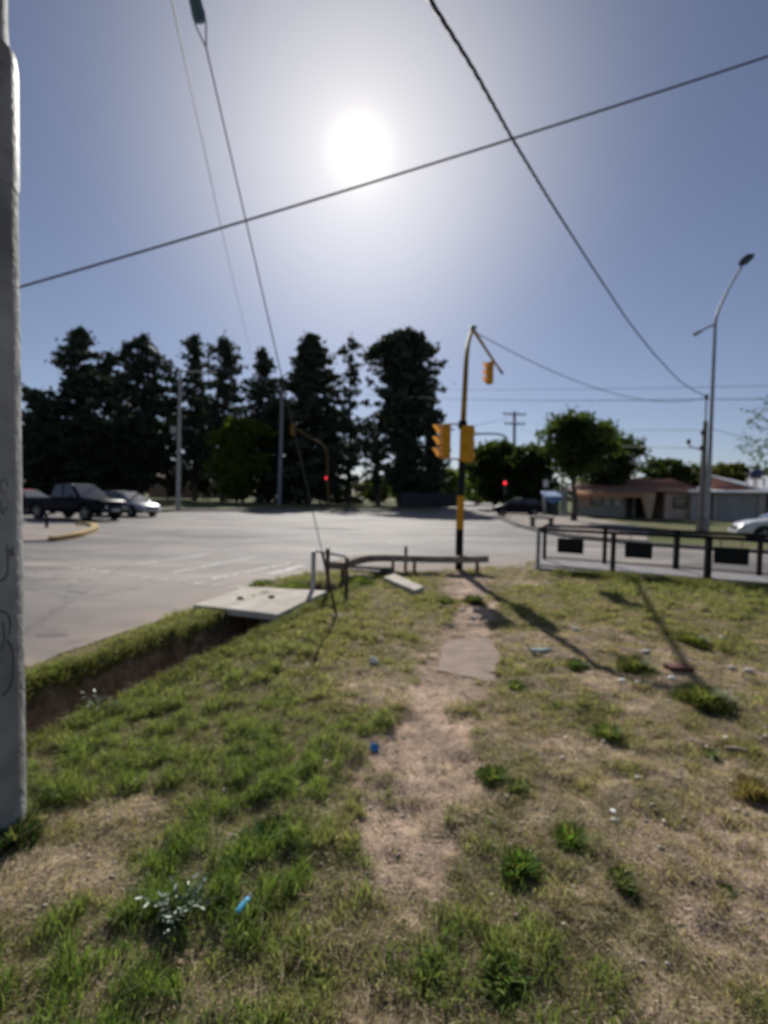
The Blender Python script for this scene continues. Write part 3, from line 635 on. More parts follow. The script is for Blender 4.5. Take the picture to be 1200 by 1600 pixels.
bush(695, 735, 84, 30, 'light green bush between pine and near signal pole', (.14, .19, .05), seed=31, n=70, mt=m_leafgreen, group=GL)
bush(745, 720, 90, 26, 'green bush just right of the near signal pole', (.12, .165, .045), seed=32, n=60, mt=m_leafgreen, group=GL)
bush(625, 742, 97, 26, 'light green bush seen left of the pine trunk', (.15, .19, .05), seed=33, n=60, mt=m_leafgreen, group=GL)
TG = 'leafy trees on the far right corner'
GC = (.045, .07, .022)
tree_px('leafy_tree', 775, 694, 62, [(696, 12), (720, 36), (750, 46), (780, 42), (800, 10)], 'rounded dark green tree behind the far red signal', n_limb=120, group=TG, seed=41, clear=.1, kind='broad', n_per=22, col=GC, mt=m_leafgreen, trunk_r=.25, size=.26)
tree_px('leafy_tree', 832, 700, 56, [(702, 14), (730, 34), (770, 36), (795, 14)], 'dark tree between the red signal and the corner tree', n_limb=100, group=TG, seed=42, clear=.1, kind='broad', n_per=22, col=(.035, .055, .02), mt=m_leafgreen, trunk_r=.22, size=.26)
tree_px('leafy_tree', 897, 650, 33, [(650, 14), (662, 20), (680, 26), (700, 48), (728, 56), (748, 34), (768, 10)], 'big leafy corner tree in front of the brown roofed house', n_limb=80, group=TG, seed=43, clear=.42, kind='broad', n_per=26, col=GC, mt=m_leafgreen, trunk_r=.2, size=.15, step=.5, spread=.28, gap=.2)
tree_px('leafy_tree', 945, 684, 44, [(686, 8), (705, 30), (735, 42), (760, 40), (775, 20)], 'low tree crown showing above the brown roof left end', n_limb=80, group=TG, seed=44, clear=.3, kind='broad', n_per=22, col=(.045, .06, .026), mt=m_leafgreen, trunk_r=.2, size=.22)
tree_px('leafy_tree', 1040, 722, 62, [(724, 12), (738, 26), (755, 32), (780, 20)], 'round crown above the brown roof right end', n_limb=70, group=TG, seed=45, clear=.3, kind='broad', n_per=22, col=(.04, .06, .022), mt=m_leafgreen, trunk_r=.2, size=.25)
tree_px('leafy_tree', 1090, 733, 66, [(735, 10), (748, 24), (760, 26)], 'small crown behind the concrete pole', n_limb=50, group=TG, seed=46, clear=.3, kind='broad', n_per=22, col=(.05, .07, .03), mt=m_leafgreen, trunk_r=.2, size=.25)
tree_px('leafy_tree', 1142, 728, 64, [(730, 14), (740, 34), (760, 40)], 'olive crown behind the white sheet roof', n_limb=70, group=TG, seed=47, clear=.3, kind='broad', n_per=22, col=(.07, .075, .025), mt=m_leafgreen, trunk_r=.2, size=.25)
tree_px('leafy_tree', 1208, 740, 46, [(742, 10), (750, 24), (765, 24)], 'dark crown at the right end of the white roof', n_limb=40, group=TG, seed=48, clear=.3, kind='broad', n_per=22, col=(.03, .045, .02), mt=m_leafgreen, trunk_r=.2, size=.22)
# street tree at the right border: thin twigs and loose leaves reach into view
def edge_tree():
    R = np.random.default_rng(5); b = P(1275, 800, 20)
    root = empty('street_tree', (b.x, b.y, 0), 0, 'thin leaved street tree reaching in from the right', 'tree')
    tr = MB(); top = 5.2; tr.tube([(0, 0, 0), (.05, 0, 1.5), (-.05, 0, 3), (0, 0, top)], [.14, .11, .09, .04], 8)
    cs = []
    for px, py, z0 in [(1160, 690, 2.6), (1150, 700, 2.6), (1165, 640, 3.4), (1185, 625, 3.8), (1172, 662, 3.2), (1195, 700, 2.8), (1178, 715, 2.4), (1198, 640, 3.6), (1196, 735, 2.2), (1215, 660, 3), (1240, 620, 4), (1300, 640, 4), (1330, 700, 3), (1260, 680, 3)]:
        e = P(px, py, 20+R.normal()*.7) - Vector(b); e.z = P(px, py, 20).z
        a = Vector((0, 0, z0)); m = a.lerp(Vector(e), .5)+Vector((0, 0, .25)); pts = [a, m, Vector(e), Vector(e)+Vector((-.15, 0, -.25))]
        tr.tube(pts, [.035, .022, .010, .004], 4, cap=False)
        for k in range(22):
            t = .35+.7*R.random(); q = pts[1].lerp(pts[2], min(1, (t-.35)*1.5)) ; cs.append(q+Vector(R.normal(0, .17, 3)))
    tr.build('trunk', m_bark, root)
    V, Q, C = leaf_cloud(np.array(cs), 7, .055, .045, (.06, .09, .03), rnd=R); raw_mesh('crown', V, Q, m_leafgreen, C, root)
edge_tree()
# far wood closing the horizon
def far_wood():
    R = np.random.default_rng(3); cs = []
    for az in np.arange(-75, 76, .35):
        a = math.radians(az); d = 190+R.random()*40; hgt = 5.0+3.5*float(vnoise(az*.12, 0, 1, 7))+1.2*R.random()
        for k in range(7):
            cs.append((math.sin(a)*d+R.normal()*1.2, math.cos(a)*d+R.normal()*2, hgt*(k+.4)/7))
    V, Q, C = leaf_cloud(np.array(cs), 8, 1.1, .8, (.045, .06, .028), rnd=R)
    tag(raw_mesh('far_wood', V, Q, m_leafdark, C), 'far line of trees closing the horizon', kind='stuff')
far_wood()
# dark park fence beside the pine
def park_fence():
    a = P(628, 780, 60); b = P(716, 780, 64)
    t = empty('park_fence', (a.x, a.y, .05), math.atan2(b.y-a.y, b.x-a.x), 'dark blue grey sheet fence at the foot of the pine', 'fence')
    L = (b-a).length; mm = mat('blue_grey_sheet', (.05, .062, .072), .7, (.04, .048, .056), 2)
    n = 6
    for k in range(n):
        s = MB(); s.box(k*L/n+.02, (k+1)*L/n-.02, -.02, .02, .1, 1.75+.05*(k % 2)); s.build('panel', mm, t)
    for k in range(n+1):
        s = MB(); s.box(k*L/n-.04, k*L/n+.04, .022, .10, 0, 1.9); s.build('post', m_trim, t)
park_fence()

# ------------------------------------------------------------------ poles, lamps, wires
def wire(name, pts, r, m, label, cat='wire', n=6, group=None):
    b = MB(); b.tube(pts, r, n); o = b.build(name, m); return tag(o, label, cat, group)
def curve_pts(ps, n=8):
    out = []
    for i in range(len(ps)-1):
        p0, p1, p2, p3 = ps[max(i-1, 0)], ps[i], ps[i+1], ps[min(i+2, len(ps)-1)]
        for k in range(n):
            t = k/n; out.append(.5*((2*p1)+(p2-p0)*t+(2*p0-5*p1+4*p2-p3)*t*t+(3*p1-p0-3*p2+p3)*t**3))
    return out+[ps[-1]]
def near_pole():
    bx, by = -1.83, 2.25
    t = empty('utility_pole', (bx, by, -.02), 0, 'thick grey metal pole with scrawled graffiti at the left border', 'pole')
    m = mat('dull_grey_pole', (.42, .415, .405), .75, (.20, .195, .19), 3.2, .6, 22, spec=.25)
    def ring(z, r, n=24): return [Vector((math.cos(k/n*6.283)*r, math.sin(k/n*6.283)*r, z)) for k in range(n)]
    s = MB(); s.loft([ring(z, r) for z, r in [(0, .172), (1, .166), (2, .16), (2.98, .154)]] ); s.build('lower_section', m, t)
    s = MB(); s.loft([ring(z, r) for z, r in [(3.53, .140), (3.58, .125), (3.66, .120), (5, .115), (7.6, .10)]]); s.build('upper_section', m, t)
    s = MB(); s.loft([ring(z, r) for z, r in [(2.95, .157), (3.0, .160), (3.47, .158), (3.54, .152)]]); s.build('collar', mat('rusty_collar', (.30, .285, .28), .6, (.16, .12, .10), 5, .4, 20, lo=.5, hi=.7), t)
    s = MB(); s.tube([(0, 0, 7.55), (0, 0, 7.7)], [.13, .05]); s.build('cap', m, t)
    # graffiti strokes laid on the side that faces the camera
    ink = mat('faded_marker', (.10, .10, .095), .8)
    def stroke(pts, r=.0045):
        q = []
        for u, z in pts:         # u = angle round the pole in degrees from the camera side
            a = math.radians(-52+24+u); rr = .172-.0062*z-.0015
            q.append((math.cos(a)*rr, math.sin(a)*rr, z))
        g = MB(); g.tube(q, r, 5); g.build('graffiti_stroke', ink, t)
    arc = lambda cu, cz, ru, rz_, a0, a1, n=14: [(cu+ru*math.cos(math.radians(a0+(a1-a0)*k/n)), cz+rz_*math.sin(math.radians(a0+(a1-a0)*k/n))) for k in range(n+1)]
    stroke([(14, 1.36), (15, 1.30), (14, 1.25)] + arc(3, 1.25, 11, .045, 0, -150))
    stroke(arc(2, 1.0, 16, .07, 120, -40)); stroke(arc(0, .82, 24, .13, 60, -80), .006)
    stroke([(-5, 1.52), (3, 1.56), (8, 1.5), (14, 1.53)], .004); stroke([(18, 1.33), (24, 1.35), (20, 1.31), (26, 1.32)], .005)
    stroke([(6, 1.02), (9, .94), (4, .9)], .004); stroke(arc(10, 1.62, 6, .03, 0, 300), .003)
near_pole()
anchor = Vector((-.56, 6.22, .03)); ptop = Vector((-1.80, 2.38, 7.45))
m_guy = mat('dull_strand', (.10, .10, .105), .6, metal=.3)
gy_ = empty('guy_wire', anchor, 0, 'steel guy wire with a teal insulator running down to the lawn', 'guy wire')
A0 = Vector((0, 0, 0)); D_ = ptop-anchor
def along(t): return D_*t
s = MB(); s.tube([along(.115), along(.645)], .006, 6); s.build('strand', m_guy, gy_)
s = MB(); s.tube([along(.715), along(1)], .006, 6); s.build('strand', m_guy, gy_)
s = MB(); s.tube([along(-.02), along(.118)], .017, 8); s.build('guard_rod', m_rust, gy_)
c0, c1 = along(.661), along(.715); ax_ = (c1-c0).normalized(); sd_ = ax_.cross(Vector((0, 1, 0))).normalized()
ins = MB(); ins.tube([c0, c0+(c1-c0)*.12, c0+(c1-c0)*.5, c0+(c1-c0)*.88, c1], [.034, .046, .042, .046, .034], 12)
ins.build('insulator', mat('teal_glazed_insulator', (.02, .11, .13), .12, (.03, .06, .16), 6, coat=.7), gy_)
for sg in (-1, 1):
    s = MB(); s.tube([along(.645), c0*1.0+sd_*sg*.036-ax_*.02, c0+ax_*.06+sd_*sg*.045], .0055, 6); s.build('loop', m_galv, gy_)
anc = empty('ground_anchor', (anchor.x, anchor.y, 0), .2, 'rusty anchor block where the guy wire enters the lawn', 'anchor')
s = MB(); s.tube([(0, 0, -.1), (0, 0, .07)], [.07, .06], 10); s.build('block', m_concg, anc)
s = MB(); s.tube([(.0, 0, .06), (-.03, -.0, .12), (-.05, -.03, .17)], .012, 6); s.build('eye_bolt', m_rust, anc)
# second, brighter strand left of the guy wire
cp_ = curve_pts([P(262, -30, 3.3), P(290, 100, 4.2), P(325, 260, 6.0), P(358, 410, 10), P(391, 548, 24), P(404, 600, 44), P(436, 611, 53)], 5)
wire('thin_cable', cp_, [.0052-.0005*k/len(cp_) for k in range(len(cp_))], m_wirel, 'thin bright cable left of the guy wire', 'cable')
# overhead lines
def span(p, q, sag, n=20): return [p.lerp(q, k/n) - Vector((0, 0, sag*4*(k/n)*(1-k/n))) for k in range(n+1)]
p, q = P(-160, 503, 8.0), P(1330, 45, 8.6)
wire('overhead_wire', span(p, q, .10), .018, mat('grey_cable', (.075, .075, .08), .6), 'grey cable crossing the whole sky below the sun', 'cable', 8)
# thick twisted bundle that hangs from upper middle to the concrete pole
p, q = P(600, -130, 3.2), P(1104, 619, 22.6)
bp = []
key = [(600, -130, 3.4), (672, 0, 4.2), (740, 108, 5.3), (800, 216, 6.8), (860, 315, 8.7), (920, 409, 11.2), (980, 500, 14.2), (1020, 551, 16.6), (1060, 594, 19.6), (1085, 611, 21.4), (1104, 619, 22.6)]
kp = [P(*k) for k in key]
for i in range(len(kp)-1):
    for k in range(6): bp.append(kp[i].lerp(kp[i+1], k/6))
bp.append(kp[-1])
bp = [bp[0]] + [(bp[i-1]+bp[i]*2+bp[i+1])/4 for i in range(1, len(bp)-1)] + [bp[-1]]
bun = empty('cable_bundle', bp[0], 0, 'thick black twisted cable hanging down to the concrete pole', 'cable')
fine = []; L = 0
for i in range(len(bp)-1):
    n = max(2, int((bp[i+1]-bp[i]).length/.08))
    for k in range(n): fine.append(bp[i].lerp(bp[i+1], k/n))
acc = [0]
for i in range(1, len(fine)): acc.append(acc[-1]+(fine[i]-fine[i-1]).length)
for ph in (0, 1, 2):
    pts = []
    for i, p_ in enumerate(fine):
        d = (fine[min(i+1, len(fine)-1)]-fine[max(i-1, 0)]).normalized(); u_ = d.cross(Vector((0, 0, 1))).normalized(); w_ = d.cross(u_)
        th = acc[i]/.75*6.283+ph*2.094; rr = .012; pts.append(p_+(u_*math.cos(th)+w_*math.sin(th))*rr - bp[0])
    s = MB(); s.tube(pts, .010, 5); s.build('strand', m_wire, bun)

# right lamp post and concrete pole
def right_lamp():
    D = 23.5; base = P(1104, 836, D); base.z = .05
    t = empty('street_lamp', base, 0, 'tall grey lamp post with a curved arm above the railing', 'street lamp')
    o = lambda px, py, d=D: P(px, py, d)-base
    s = MB(); s.tube([Vector((0, 0, 0)), o(1108, 740), o(1112, 640), o(1117, 520)], [.115, .095, .08, .068], 12); s.build('post', m_galv, t)
    s = MB(); s.tube(curve_pts([o(1117, 520), o(1119, 497), o(1130, 468), o(1147, 436), o(1158, 418)], 5), [.066]*6+[.058]*7+[.05]*8, 8); s.build('arm', m_galv, t)
    # lamp head: flat tapered luminaire seen from below
    hd = MB(); c = o(1166, 406); ax = (o(1177, 396)-o(1157, 418)).normalized(); sx = Vector((.75, -.6, .28)).normalized(); sx = (sx-ax*sx.dot(ax)).normalized(); nz = ax.cross(sx)
    ring = lambda a, w, h: [c+ax*a+sx*w*x+nz*h*y for x, y in ((-1, -.6), (1, -.6), (1, .4), (.5, 1), (-.5, 1), (-1, .4))]
    hd.loft([ring(-.36, .08, .05), ring(-.24, .20, .07), ring(.12, .24, .07), ring(.34, .16, .05)], smooth=False); h = hd.build('lamp_head', mat('dark_lamp_head', (.07, .072, .07), .6), t)
    # small second bracket with a sensor
    s = MB(); s.tube([o(1117, 507), o(1104, 512), o(1092, 520)], [.05, .045, .035], 8); s.build('bracket', m_galv, t)
    s = MB(); s.tube([o(1097, 517)+Vector((-.05, 0, 0)), o(1085, 523)], [.07, .09], 8); s.build('sensor', mat('grey_plastic', (.3, .3, .31), .6), t)
right_lamp()
def concrete_pole():
    base = P(1094, 842, 24.8); base.z = .05; D = base.y
    t = empty('utility_pole', base, 0, 'weathered square concrete pole with insulators beside the curved lamp post', 'pole')
    o = lambda px, py: P(px, py, D)-base
    s = MB(); tp = o(1102.5, 658)
    s.loft([[Vector((0, 0, 0))+Vector((x*.15, y*.14, 0)) for x, y in ((-1, -1), (1, -1), (1, 1), (-1, 1))], [tp*.45+Vector((x*.10, y*.10, 0)) for x, y in ((-1, -1), (1, -1), (1, 1), (-1, 1))], [tp+Vector((x*.07, y*.07, 0)) for x, y in ((-1, -1), (1, -1), (1, 1), (-1, 1))]], smooth=False)
    s.build('shaft', mat('weathered_pole_concrete', (.2, .185, .175), .9, (.13, .12, .115), 3), t)
    s = MB(); s.tube([tp, o(1104, 616)], .035, 8); s.build('mast', m_rust, t)
    for (a1, b1) in ((1076, 690), (1096, 700), (1104, 620), (1098, 676)):
        s = MB(); c = o(a1, b1); s.tube([c-Vector((0, 0, .12)), c, c+Vector((0, 0, .12))], [.07, .10, .05], 8); s.build('insulator', m_rust, t)
    s = MB(); s.tube([o(1076, 690), o(1078, 698), o(1100, 704)], .03, 6); s.build('bracket', m_rust, t)
concrete_pole()
WG = 'distant power lines above the roofs'
mw = mat('far_wire', (.06, .065, .075), .7)
for i, (a, b, c, r, lab) in enumerate([((570, 616, 60), (1104, 624, 24), .3, .035, 'lower long line running from the pines to the curved lamp post'),
        ((560, 606, 62), (1330, 600, 24), .25, .025, 'highest of the long level lines behind the near signal'),
        ((1104, 624, 24), (1340, 618, 20), .05, .03, 'line leaving the concrete pole for the right border'),
        ((805, 655, 80), (1098, 672, 24.8), .5, .03, 'upper slanting line from far cross armed pole to concrete pole'),
        ((812, 668, 80), (1098, 700, 24.8), .8, .03, 'lower slanting line from far cross armed pole to concrete pole'),
        ((1104, 668, 24.8), (1330, 712, 20), .12, .02, 'drooping line from the concrete pole over the white roof'),
        ((722, 668, 30), (806, 648, 80), .2, .03, 'faint line ending at the far cross armed pole')]):
    wire('power_line', span(P(*a), P(*b), c), r*.6, mw, lab, 'wire', 5, WG)
wire('signal_cable', span(P(742, 519, 12.3), P(1100, 622, 24.8), .75), .012, mw, 'cable drooping from top of near signal pole to the concrete pole', 'cable', 5)
def far_cross_pole():
    base = P(803, 790, 80); base.z = 0; o = lambda px, py: P(px, py, 80)-base
    t = empty('utility_pole', base, 0, 'distant wooden pole with two cross arms above the corner trees', 'pole')
    s = MB(); s.tube([(0, 0, 0), o(804, 643)], [.28, .2], 8); s.build('shaft', m_rust, t)
    for a, b in (((786, 647), (821, 648)), ((788, 662), (820, 663))):
        s = MB(); s.tube([o(*a), o(*b)], .11, 6); ar = s.build('cross_arm', m_rust, t)
        for f_ in (.04, .3, .7, .96):
            s = MB(); c = o(*a).lerp(o(*b), f_); s.tube([c, c+Vector((0, 0, .3))], [.09, .12], 6); s.build('insulator', m_rust, ar)
far_cross_pole()
def far_bend_lamp():
    base = P(793, 795, 70); base.z = 0; o = lambda px, py: P(px, py, 70)-base
    t = empty('street_lamp', base, 0, 'faint distant lamp post with a long level arm by the cross armed pole', 'street lamp')
    s = MB(); s.tube(curve_pts([Vector((0, 0, 0)), o(793, 740), o(793, 692), o(787, 681), o(772, 678), o(742, 678)], 4), [.14]*21, 6); s.build('post', m_galv, t)
    s = MB(); s.tube([o(748, 678), o(736, 679)], [.18, .12], 6); s.build('lamp_head', m_galv, t)
far_bend_lamp()
def left_lamp():
    base = G(278, 798); D = base.y; o = lambda px, py: P(px, py, D)-base
    t = empty('street_lamp', base, 0, 'grey lamp post with two opposed arms before the dark conifers', 'street lamp')
    pale = mat('pale_pole_paint', (.42, .42, .41), .6, (.32, .32, .31), 4)
    s = MB(); s.tube([(0, 0, 0), o(280, 690), o(282, 578)], [.17, .13, .10], 10); s.build('post', pale, t)
    s = MB(); s.tube([o(282, 580), o(312, 581), o(330, 582)], [.07, .06, .05], 8); s.build('arm', pale, t)
    s = MB(); s.tube([o(282, 580), o(262, 565), o(240, 547)], [.07, .06, .05], 8); s.build('arm', m_rust, t)
    for a, b in (((322, 581), (338, 583)), ((244, 551), (232, 541))):
        s = MB(); s.tube([o(*a), o(*b)], [.12, .10], 8); s.build('lamp_head', m_galv, t)
    s = MB(); c = o(273, 672); s.box(c.x-.22, c.x+.2, c.y-.3, c.y-.14, c.z-.25, c.z+.25); s.build('control_box', pale, t)
    base = G(436, 790); D = base.y; o = lambda px, py: P(px, py, D)-base
    t = empty('utility_pole', base, 0, 'plain grey post without arms in front of the conifers', 'pole')
    s = MB(); s.tube([(0, 0, 0), o(439, 700), o(441, 608)], [.25, .22, .17], 10); s.build('shaft', mat('mid_grey_pole', (.24, .24, .25), .7), t)
    s = MB(); s.tube([o(441, 612), o(441, 603)], [.2, .15], 8); s.build('cap', m_rust, t)
left_lamp()

# ------------------------------------------------------------------ traffic signals
def sig_head(parent, c, facing, size=.25, lit=None, visor=.16, body=None):
    """three stacked lamp sections; facing = direction the lamps look (unit xy)"""
    body = body or m_yellow; rz = math.atan2(facing[1], facing[0])-math.pi/2   # local +y = facing
    Mx = Matrix.Translation(c) @ Matrix.Rotation(rz, 4, 'Z'); w = size/2
    h = MB(); h.box(-w*.92, w*.92, -w*.9, w*.45, -1.5*size, 1.5*size, 0, Mx); hd = h.build('signal_head', body, parent, bevel=.018)
    for k in range(3):
        zc = (1-k)*size; s = MB(); n = 14
        s.add([Mx @ Vector((math.cos(a)*w*.74, w*.47, zc+math.sin(a)*w*.74)) for a in [i/n*6.283 for i in range(n)]], [tuple(range(n))])
        s.build('lens', (m_red if lit == k else m_lens_off), hd)
        v = MB(); A = [math.radians(-40+260*i/12) for i in range(13)]
        o_, i_ = w*.86, w*.78
        V = []
        for a in A:
            tip = visor*(.45+.55*max(0, math.sin(a)))
            V += [Mx @ Vector((math.cos(a)*o_, w*.44, zc+math.sin(a)*o_)), Mx @ Vector((math.cos(a)*o_, w*.44+tip, zc+math.sin(a)*o_*.96)), Mx @ Vector((math.cos(a)*i_, w*.44+tip, zc+math.sin(a)*i_*.96)), Mx @ Vector((math.cos(a)*i_, w*.44, zc+math.sin(a)*i_))]
        v.add(V, [(4*i+j, 4*i+4+j, 4*i+4+(j+1) % 4, 4*i+(j+1) % 4) for i in range(12) for j in range(4)], smooth=False); v.build('visor', m_hood if body is m_yellow else body, hd)
    return hd
def near_signal():
    base = G(717, 893.5); D = base.y; o = lambda px, py, d=D: P(px, py, d)-base
    t = empty('traffic_light', (base.x, base.y, .03), 0, 'near traffic signal on a curved yellow and black pole', 'traffic light')
    cuts = [(893.5, 717, .080), (829, 718.2, .078), (777, 720, .076), (722, 722, .072)]
    mats = [m_black, m_yellow, m_black]
    for i in range(3):
        (y0, x0, r0_), (y1, x1, r1_) = cuts[i], cuts[i+1]
        s = MB(); s.tube([o(x0, y0)*1.0, o(x1, y1)], [r0_, r1_], 14); s.build('painted_band', mats[i], t)
    top = [o(722, 722), o(723.5, 668), o(726.5, 606), o(729, 560, 11.0), o(732.5, 534, 11.7)]
    tip = P(785, 585, 17.6)-base; bend = o(739, 518.5, 12.3)
    path = curve_pts(top+[bend, bend.lerp(tip, .12)+Vector((0, 0, .02)), bend.lerp(tip, .5), tip], 5)
    n = len(path); s = MB(); s.tube(path, [.062-.028*(i/(n-1)) for i in range(n)], 10); s.build('mast_arm', m_ochre, t)
    s = MB(); s.tube([path[-3], path[-1], path[-1]+(path[-1]-path[-2]).normalized()*.05], [.042, .045, .03], 8); s.build('end_cap', m_rust, t)
    s = MB(); s.tube([bend+Vector((-.06, -.05, -.08)), bend+Vector((-.03, 0, .08)), bend+Vector((.08, .05, .10))], [.045, .06, .04], 8); s.build('clamp', m_galv, t)
    # side head looking left, its hoods lit from above
    c = o(694, 692); sig_head(t, c, (-.97, -.22), .24, visor=.2)
    for zz in (.36, -.36):
        s = MB(); q = o(723, 692); s.tube([c+Vector((.1, 0, zz)), Vector((q.x, q.y, c.z+zz))], .018, 6); s.build('bracket', m_ochre, t)
    # second head seen from behind
    c2 = o(729.5, 697)+Vector((0, -.16, 0)); sig_head(t, c2, (.62, .78), .245, visor=.08)
    s = MB(); s.tube([o(723, 660), o(723, 672)], [.085, .10], 10); s.build('collar', m_black, t)
    # head hanging from the arm
    hp = bend.lerp(tip, .60)
    c3 = Vector((hp.x-.12, hp.y-.05, hp.z-.42)); sig_head(t, c3, (-.93, -.36), .22, visor=.17)
    s = MB(); s.tube([hp, Vector((c3.x+.02, c3.y, c3.z+.35))], .025, 6); s.build('hanger', m_ochre, t)
near_signal()
def far_signal_left():
    base = P(514, 797, 50); base.z = .1; o = lambda px, py: P(px, py, 50)-base
    t = empty('traffic_light', base, 0, 'far ochre traffic signal with bent arm and red lamp before the cone conifer', 'traffic light')
    s = MB(); pp = curve_pts([Vector((0, 0, 0)), o(512, 750), o(510.5, 708), o(505, 696), o(480, 681), o(461, 669)], 4); s.tube(pp, [.13]*5+[.11]*16, 8); dk = mat('shade_darkened_ochre', (.14, .08, .03), .7, spec=.2); s.build('mast_arm', dk, t)  # ochre darkened in its colour for tree shade that falls short here
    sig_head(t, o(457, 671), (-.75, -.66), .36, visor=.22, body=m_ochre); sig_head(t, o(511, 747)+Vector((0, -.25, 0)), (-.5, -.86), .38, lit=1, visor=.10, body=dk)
def far_signal_right():
    base = P(787, 806, 36); base.z = .1; o = lambda px, py: P(px, py, 36)-base
    t = empty('traffic_light', base, 0, 'dark far traffic signal showing red under the corner trees', 'traffic light')
    s = MB(); s.tube([(0, 0, 0), o(789, 745)], .06, 8); s.build('post', m_black, t)
    sig_head(t, o(788, 762)+Vector((0, -.2, 0)), (-.4, -.91), .33, lit=0, visor=.1, body=m_black)
far_signal_left(); far_signal_right()

# ------------------------------------------------------------------ railing on the footbridge (right)
fl = [Vector((3.35, 10.76, 0)), Vector((4.62, 10.0, 0)), Vector((6.06, 9.28, 0)), Vector((7.6, 8.5, 0)), Vector((9.2, 7.7, 0))]
bl = [Vector((3.95, 12.2, 0)), Vector((5.16, 11.6, 0)), Vector((6.42, 10.9, 0)), Vector((7.72, 10.2, 0)), Vector((9.9, 9.0, 0))]
b = MB()
outl = [(3.25, 10.72), (6.06, 9.16), (9.3, 7.5), (10.2, 8.95), (6.45, 11.02), (3.85, 12.38)]
b.prism(outl, -.05, .085); tag(b.build('footbridge_slab', m_concg, bevel=.01), kind='structure')
def railing(pts, label, plates=(), pale_first=True):
    t = empty('railing', pts[0], 0, label, 'railing', 'railings of the footbridge')
    o = lambda v, z: Vector((v.x-pts[0].x, v.y-pts[0].y, z))
    HR = .91
    for i, p_ in enumerate(pts):
        s = MB(); c = o(p_, 0); w = .034 if i not in (2,) else .045
        s.box(c.x-w, c.x+w, c.y-w, c.y+w, .02, HR-.03); s.build('post', m_galv if (i == 0 and pale_first) else m_black, t)
    s = MB(); s.tube([o(p_, HR) for p_ in pts], .032, 4, smooth=False); s.build('top_rail', m_black, t)
    s = MB(); s.tube([o(p_, .13) for p_ in pts], .018, 4, smooth=False); s.build('bottom_rail', m_rust, t)
    for i, f0, f1 in plates:
        a_, b_ = pts[i], pts[i+1]; p0, p1 = a_.lerp(b_, f0), a_.lerp(b_, f1); d = (p1-p0).normalized(); nn = Vector((-d.y, d.x, 0))*.012
        s = MB(); P0, P1 = o(p0, 0), o(p1, 0)
        s.prism([tuple((P0-nn)[:2]), tuple((P1-nn)[:2]), tuple((P1+nn)[:2]), tuple((P0+nn)[:2])], .44, .75); s.build('plate', m_black, t)
        for f in (.2, .8):
            s = MB(); c = P0.lerp(P1, f); s.tube([Vector((c.x, c.y, .75)), Vector((c.x, c.y, HR-.03))], .008, 5); s.build('hook', m_rust, t)
railing(fl, 'near black railing hung with three dark plates', [(0, .27, .62), (1, .13, .43), (2, .05, .36)])
railing(bl, 'far black railing on the road side of the footbridge', pale_first=False)
s = MB(); a_, b_ = fl[0], bl[0]
# (end rail belongs to neither line: a short connecting rail)
t_ = empty('end_rail', a_, 0, 'short rail closing the left end of the footbridge', 'railing')
s.tube([Vector((0.0, .03, .905)), Vector((b_.x-a_.x, b_.y-a_.y-.03, .905))], .026, 4, smooth=False); s.build('rail', m_black, t_)

# small pipe frame beside the slab
def pipe_frame():
    a_ = G(489, 931); b_ = G(541, 934); t = empty('pipe_frame', a_, math.atan2(b_.y-a_.y, b_.x-a_.x), 'little pipe frame with a pale top bar behind the concrete slab', 'pipe frame')
    L = (b_-a_).length
    s = MB(); s.box(-.028, .028, -.028, .028, -.3, .70); s.build('post', m_galv, t)
    s = MB(); s.box(L-.025, L+.025, -.025, .025, -.3, .62); s.build('post', m_rust, t)
    s = MB(); s.tube([(.03, 0, .70), (L-.02, 0, .64)], .024, 6); s.build('top_bar', mat('pale_bar_paint', (.6, .58, .55), .6), t)
    s = MB(); s.tube([(L*.5, -.03, -.25), (L*.46, -.03, .3), (L*.44, -.03, .75)], [.032, .03, .036], 8); s.build('middle_stake', m_rust, t)
pipe_frame()
def bent_rail():
    pts = [(-.80, 8.72), (-.60, 9.2), (-.32, 9.62), (.05, 9.92), (.5, 10.1), (1.1, 10.14), (1.7, 10.05), (2.12, 10.0)]
    t = empty('bent_barrier_rail', (.5, 10.1, 0), 0, 'low bent barrier rail curving round the corner at the signal pole', 'barrier')
    ps = [Vector((x-.5, y-10.1, .34+.03*math.sin(i))) for i, (x, y) in enumerate(pts)]
    cp = curve_pts(ps, 5); L = []
    for i, p_ in enumerate(cp):
        d = (cp[min(i+1, len(cp)-1)]-cp[max(i-1, 0)]); d.z = 0; d.normalize(); nn = Vector((-d.y, d.x, 0)); w = .15 - .07*min(1, i/len(cp)*1.6)
        L.append([p_+nn*w+Vector((0, 0, .0)), p_+nn*w*.9+Vector((0, 0, .05)), p_-nn*w*.9+Vector((0, 0, .05)), p_-nn*w+Vector((0, 0, 0)), p_-nn*w+Vector((0, 0, -.08)), p_+nn*w+Vector((0, 0, -.08))])
    s = MB(); s.loft(L, smooth=False); s.build('rail', mat('dusty_rail', (.34, .28, .22), .8, (.17, .13, .10), 4, .2, 40, spec=.2), t)
    for x, y, h in ((-.72, 8.9, .3), (.2, 10.0, .3), (.46, 10.12, .55), (.64, 10.1, .3), (1.9, 10.03, .3)):
        s = MB(); s.box(x-.5-.03, x-.5+.03, y-10.1-.03, y-10.1+.03, -.1, h); s.build('post', m_rust, t)
bent_rail()
# culvert mouth under the bent rail
cv = empty('culvert', (-.28, 9.75, 0), -.25, 'dark culvert mouth with a low concrete lip below the bent rail', 'culvert')
s = MB(); s.box(-.42, .42, .12, .2, -.1, .15); s.build('head_wall', m_kerb, cv)
s = MB(); s.box(-.36, .36, -.02, .115, .0, .1); s.build('pipe_mouth', m_black, cv)

